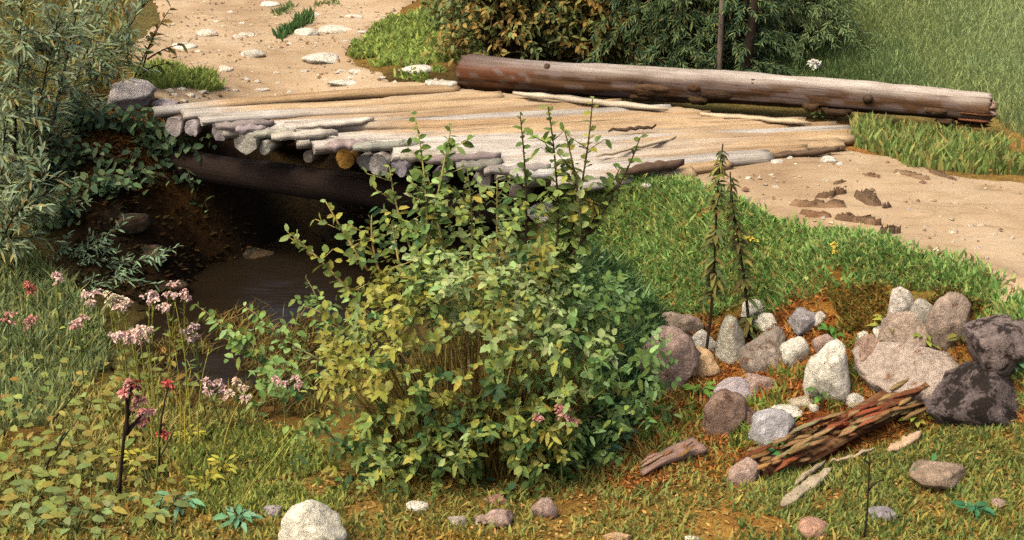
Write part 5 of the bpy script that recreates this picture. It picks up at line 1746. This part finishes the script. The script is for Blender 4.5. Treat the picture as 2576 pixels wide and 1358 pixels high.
def spruce(u, v, top, wide, label, pal, trunk_col, n=34, trunk_r=.03):
    n = int(n * 1.5)
    p = G(u, v)
    r_ = empty("conifer", p)
    tag(r_, label, "tree", "dark conifers behind the trunk")
    m = mpp(p)
    hh = (v - top) * m / cp
    ww = wide * m / 2
    g = Geo(); gl = Geo()
    g.tube(wavy(p - (0, 0, .03), p + (0, .1, hh), 14, .015, int(u)), np.linspace(trunk_r, trunk_r * .4, 14), 8, A(*trunk_col))
    for k in range(n):
        z = .04 + .96 * k / n
        a = k * 2.39996 + rnd.uniform(-.3, .3)
        ln = ww * (1.08 - .5 * z) * rnd.uniform(.7, 1.15)
        st = p + np.array([0, .1 * z, hh * z])
        e = st + np.array([math.cos(a) * ln, math.sin(a) * ln * .9, -ln * rnd.uniform(.15, .5)])
        c = curve(st, e, (0, 0, .12 * ln), 8)
        g.tube(c, np.linspace(.009, .002, 8), 4, A(*trunk_col))
        for j in range(int(ln / .05)):
            s = rnd.uniform(.12, 1)
            pt = np.array([np.interp(s * 7, np.arange(8), c[:, q0]) for q0 in range(3)])
            d = nrm(np.array([math.cos(a + rnd.choice([-1, 1]) * rnd.uniform(.3, 1.1)), math.sin(a + rnd.uniform(-1, 1)), rnd.uniform(-.9, .1)]))
            tw = curve(pt, pt + d * rnd.uniform(.10, .22), (0, 0, .01), 4)
            gl.leaves(*leafy(tw, .011, .065, .013, pal, start=0, out=.6, up=.7, droop=.1, shape='lance', taper=.1))
    g.build("trunk", M_STEM, r_, p); gl.build("crown", M_LEAF, r_, p)


SP = [A(78, 98, 62), A(92, 108, 66), A(64, 86, 58), A(112, 120, 74), A(58, 80, 62)]
spruce(1600, 165, -120, 250, "broad dark conifer left of the thin grey stem", SP + [A(100, 84, 44)], (60, 46, 32), 46)
spruce(1712, 178, -130, 230, "dark conifer between the broad one and the forked trunk", SP, (56, 44, 32), 44)
spruce(1872, 190, -140, 240, "dark conifer with a knotty black trunk standing right", SP, (48, 38, 28), 44, .045)
spruce(2020, 120, -140, 260, "dim conifer farther up the slope right of the others", [A(104, 122, 80), A(116, 130, 84), A(92, 112, 72)], (60, 50, 36), 40)
shrub("green_shrub", 1740, 130, -90, 520, [A(84, 106, 66), A(100, 118, 70), A(72, 94, 64), A(126, 130, 80), A(116, 112, 62)], "dense dark green thicket filling the gap behind the conifers", 620, .10, 'lance', .3)
p = G(1806, 200)
g = Geo(); g.tube(wavy(p - (0, 0, .03), p + np.array([-.06, -.12, 1.6]), 14, .012, 3), np.linspace(.028, .02, 14), 8, A(142, 124, 110))
o = g.build("bare_sapling", M_STEM, origin=p)
tag(o, "thin bare grey sapling stem standing before the dark thicket", "sapling")
p = G(1872, 204)
g = Geo()
g.tube(wavy(p - (0, 0, .03), p + np.array([.05, -.08, 1.6]), 14, .03, 9), np.linspace(.045, .028, 14), 8, A(62, 50, 38))
g.tube(wavy(p + (.01, -.02, .55), p + np.array([-.22, -.1, 1.1]), 8, .02, 4), np.linspace(.02, .008, 8), 6, A(62, 50, 38))
o = g.build("knotty_sapling", M_STEM, origin=p)
tag(o, "dark knotty forked sapling right of the thin grey stem", "sapling")
flower("white_flower", (2050, 190), [(2045, 158), (2052, 160)], "lone white flower on the slope behind the trunk", None, [A(232, 226, 214)], A(60, 80, 50), None, cat="flower", hr=.045)
for (u, v) in [(2510, 145), (2190, 185), (2620, 330), (2490, 250), (2440, 260)]:
    flower("white_flower", (u, v + 8), [(u, v)], "tiny pale flower speck on the meadow slope", "pale flower specks on the slope", [A(206, 206, 180)], A(120, 140, 90), None, cat="flower", hr=.025)
for (u, v, lab) in [(2100, 616, "small yellow flower in the green bank right of the stalks"), (1888, 598, "small yellow flower close to the shorter dark stalk")]:
    flower("yellow_flower", (u, v + 15), [(u, v)], lab, None, [A(216, 196, 90)], A(110, 130, 60), None, cat="flower", hr=.025)
# bright blades standing along the edges of the grass bank are part of the bank grass above
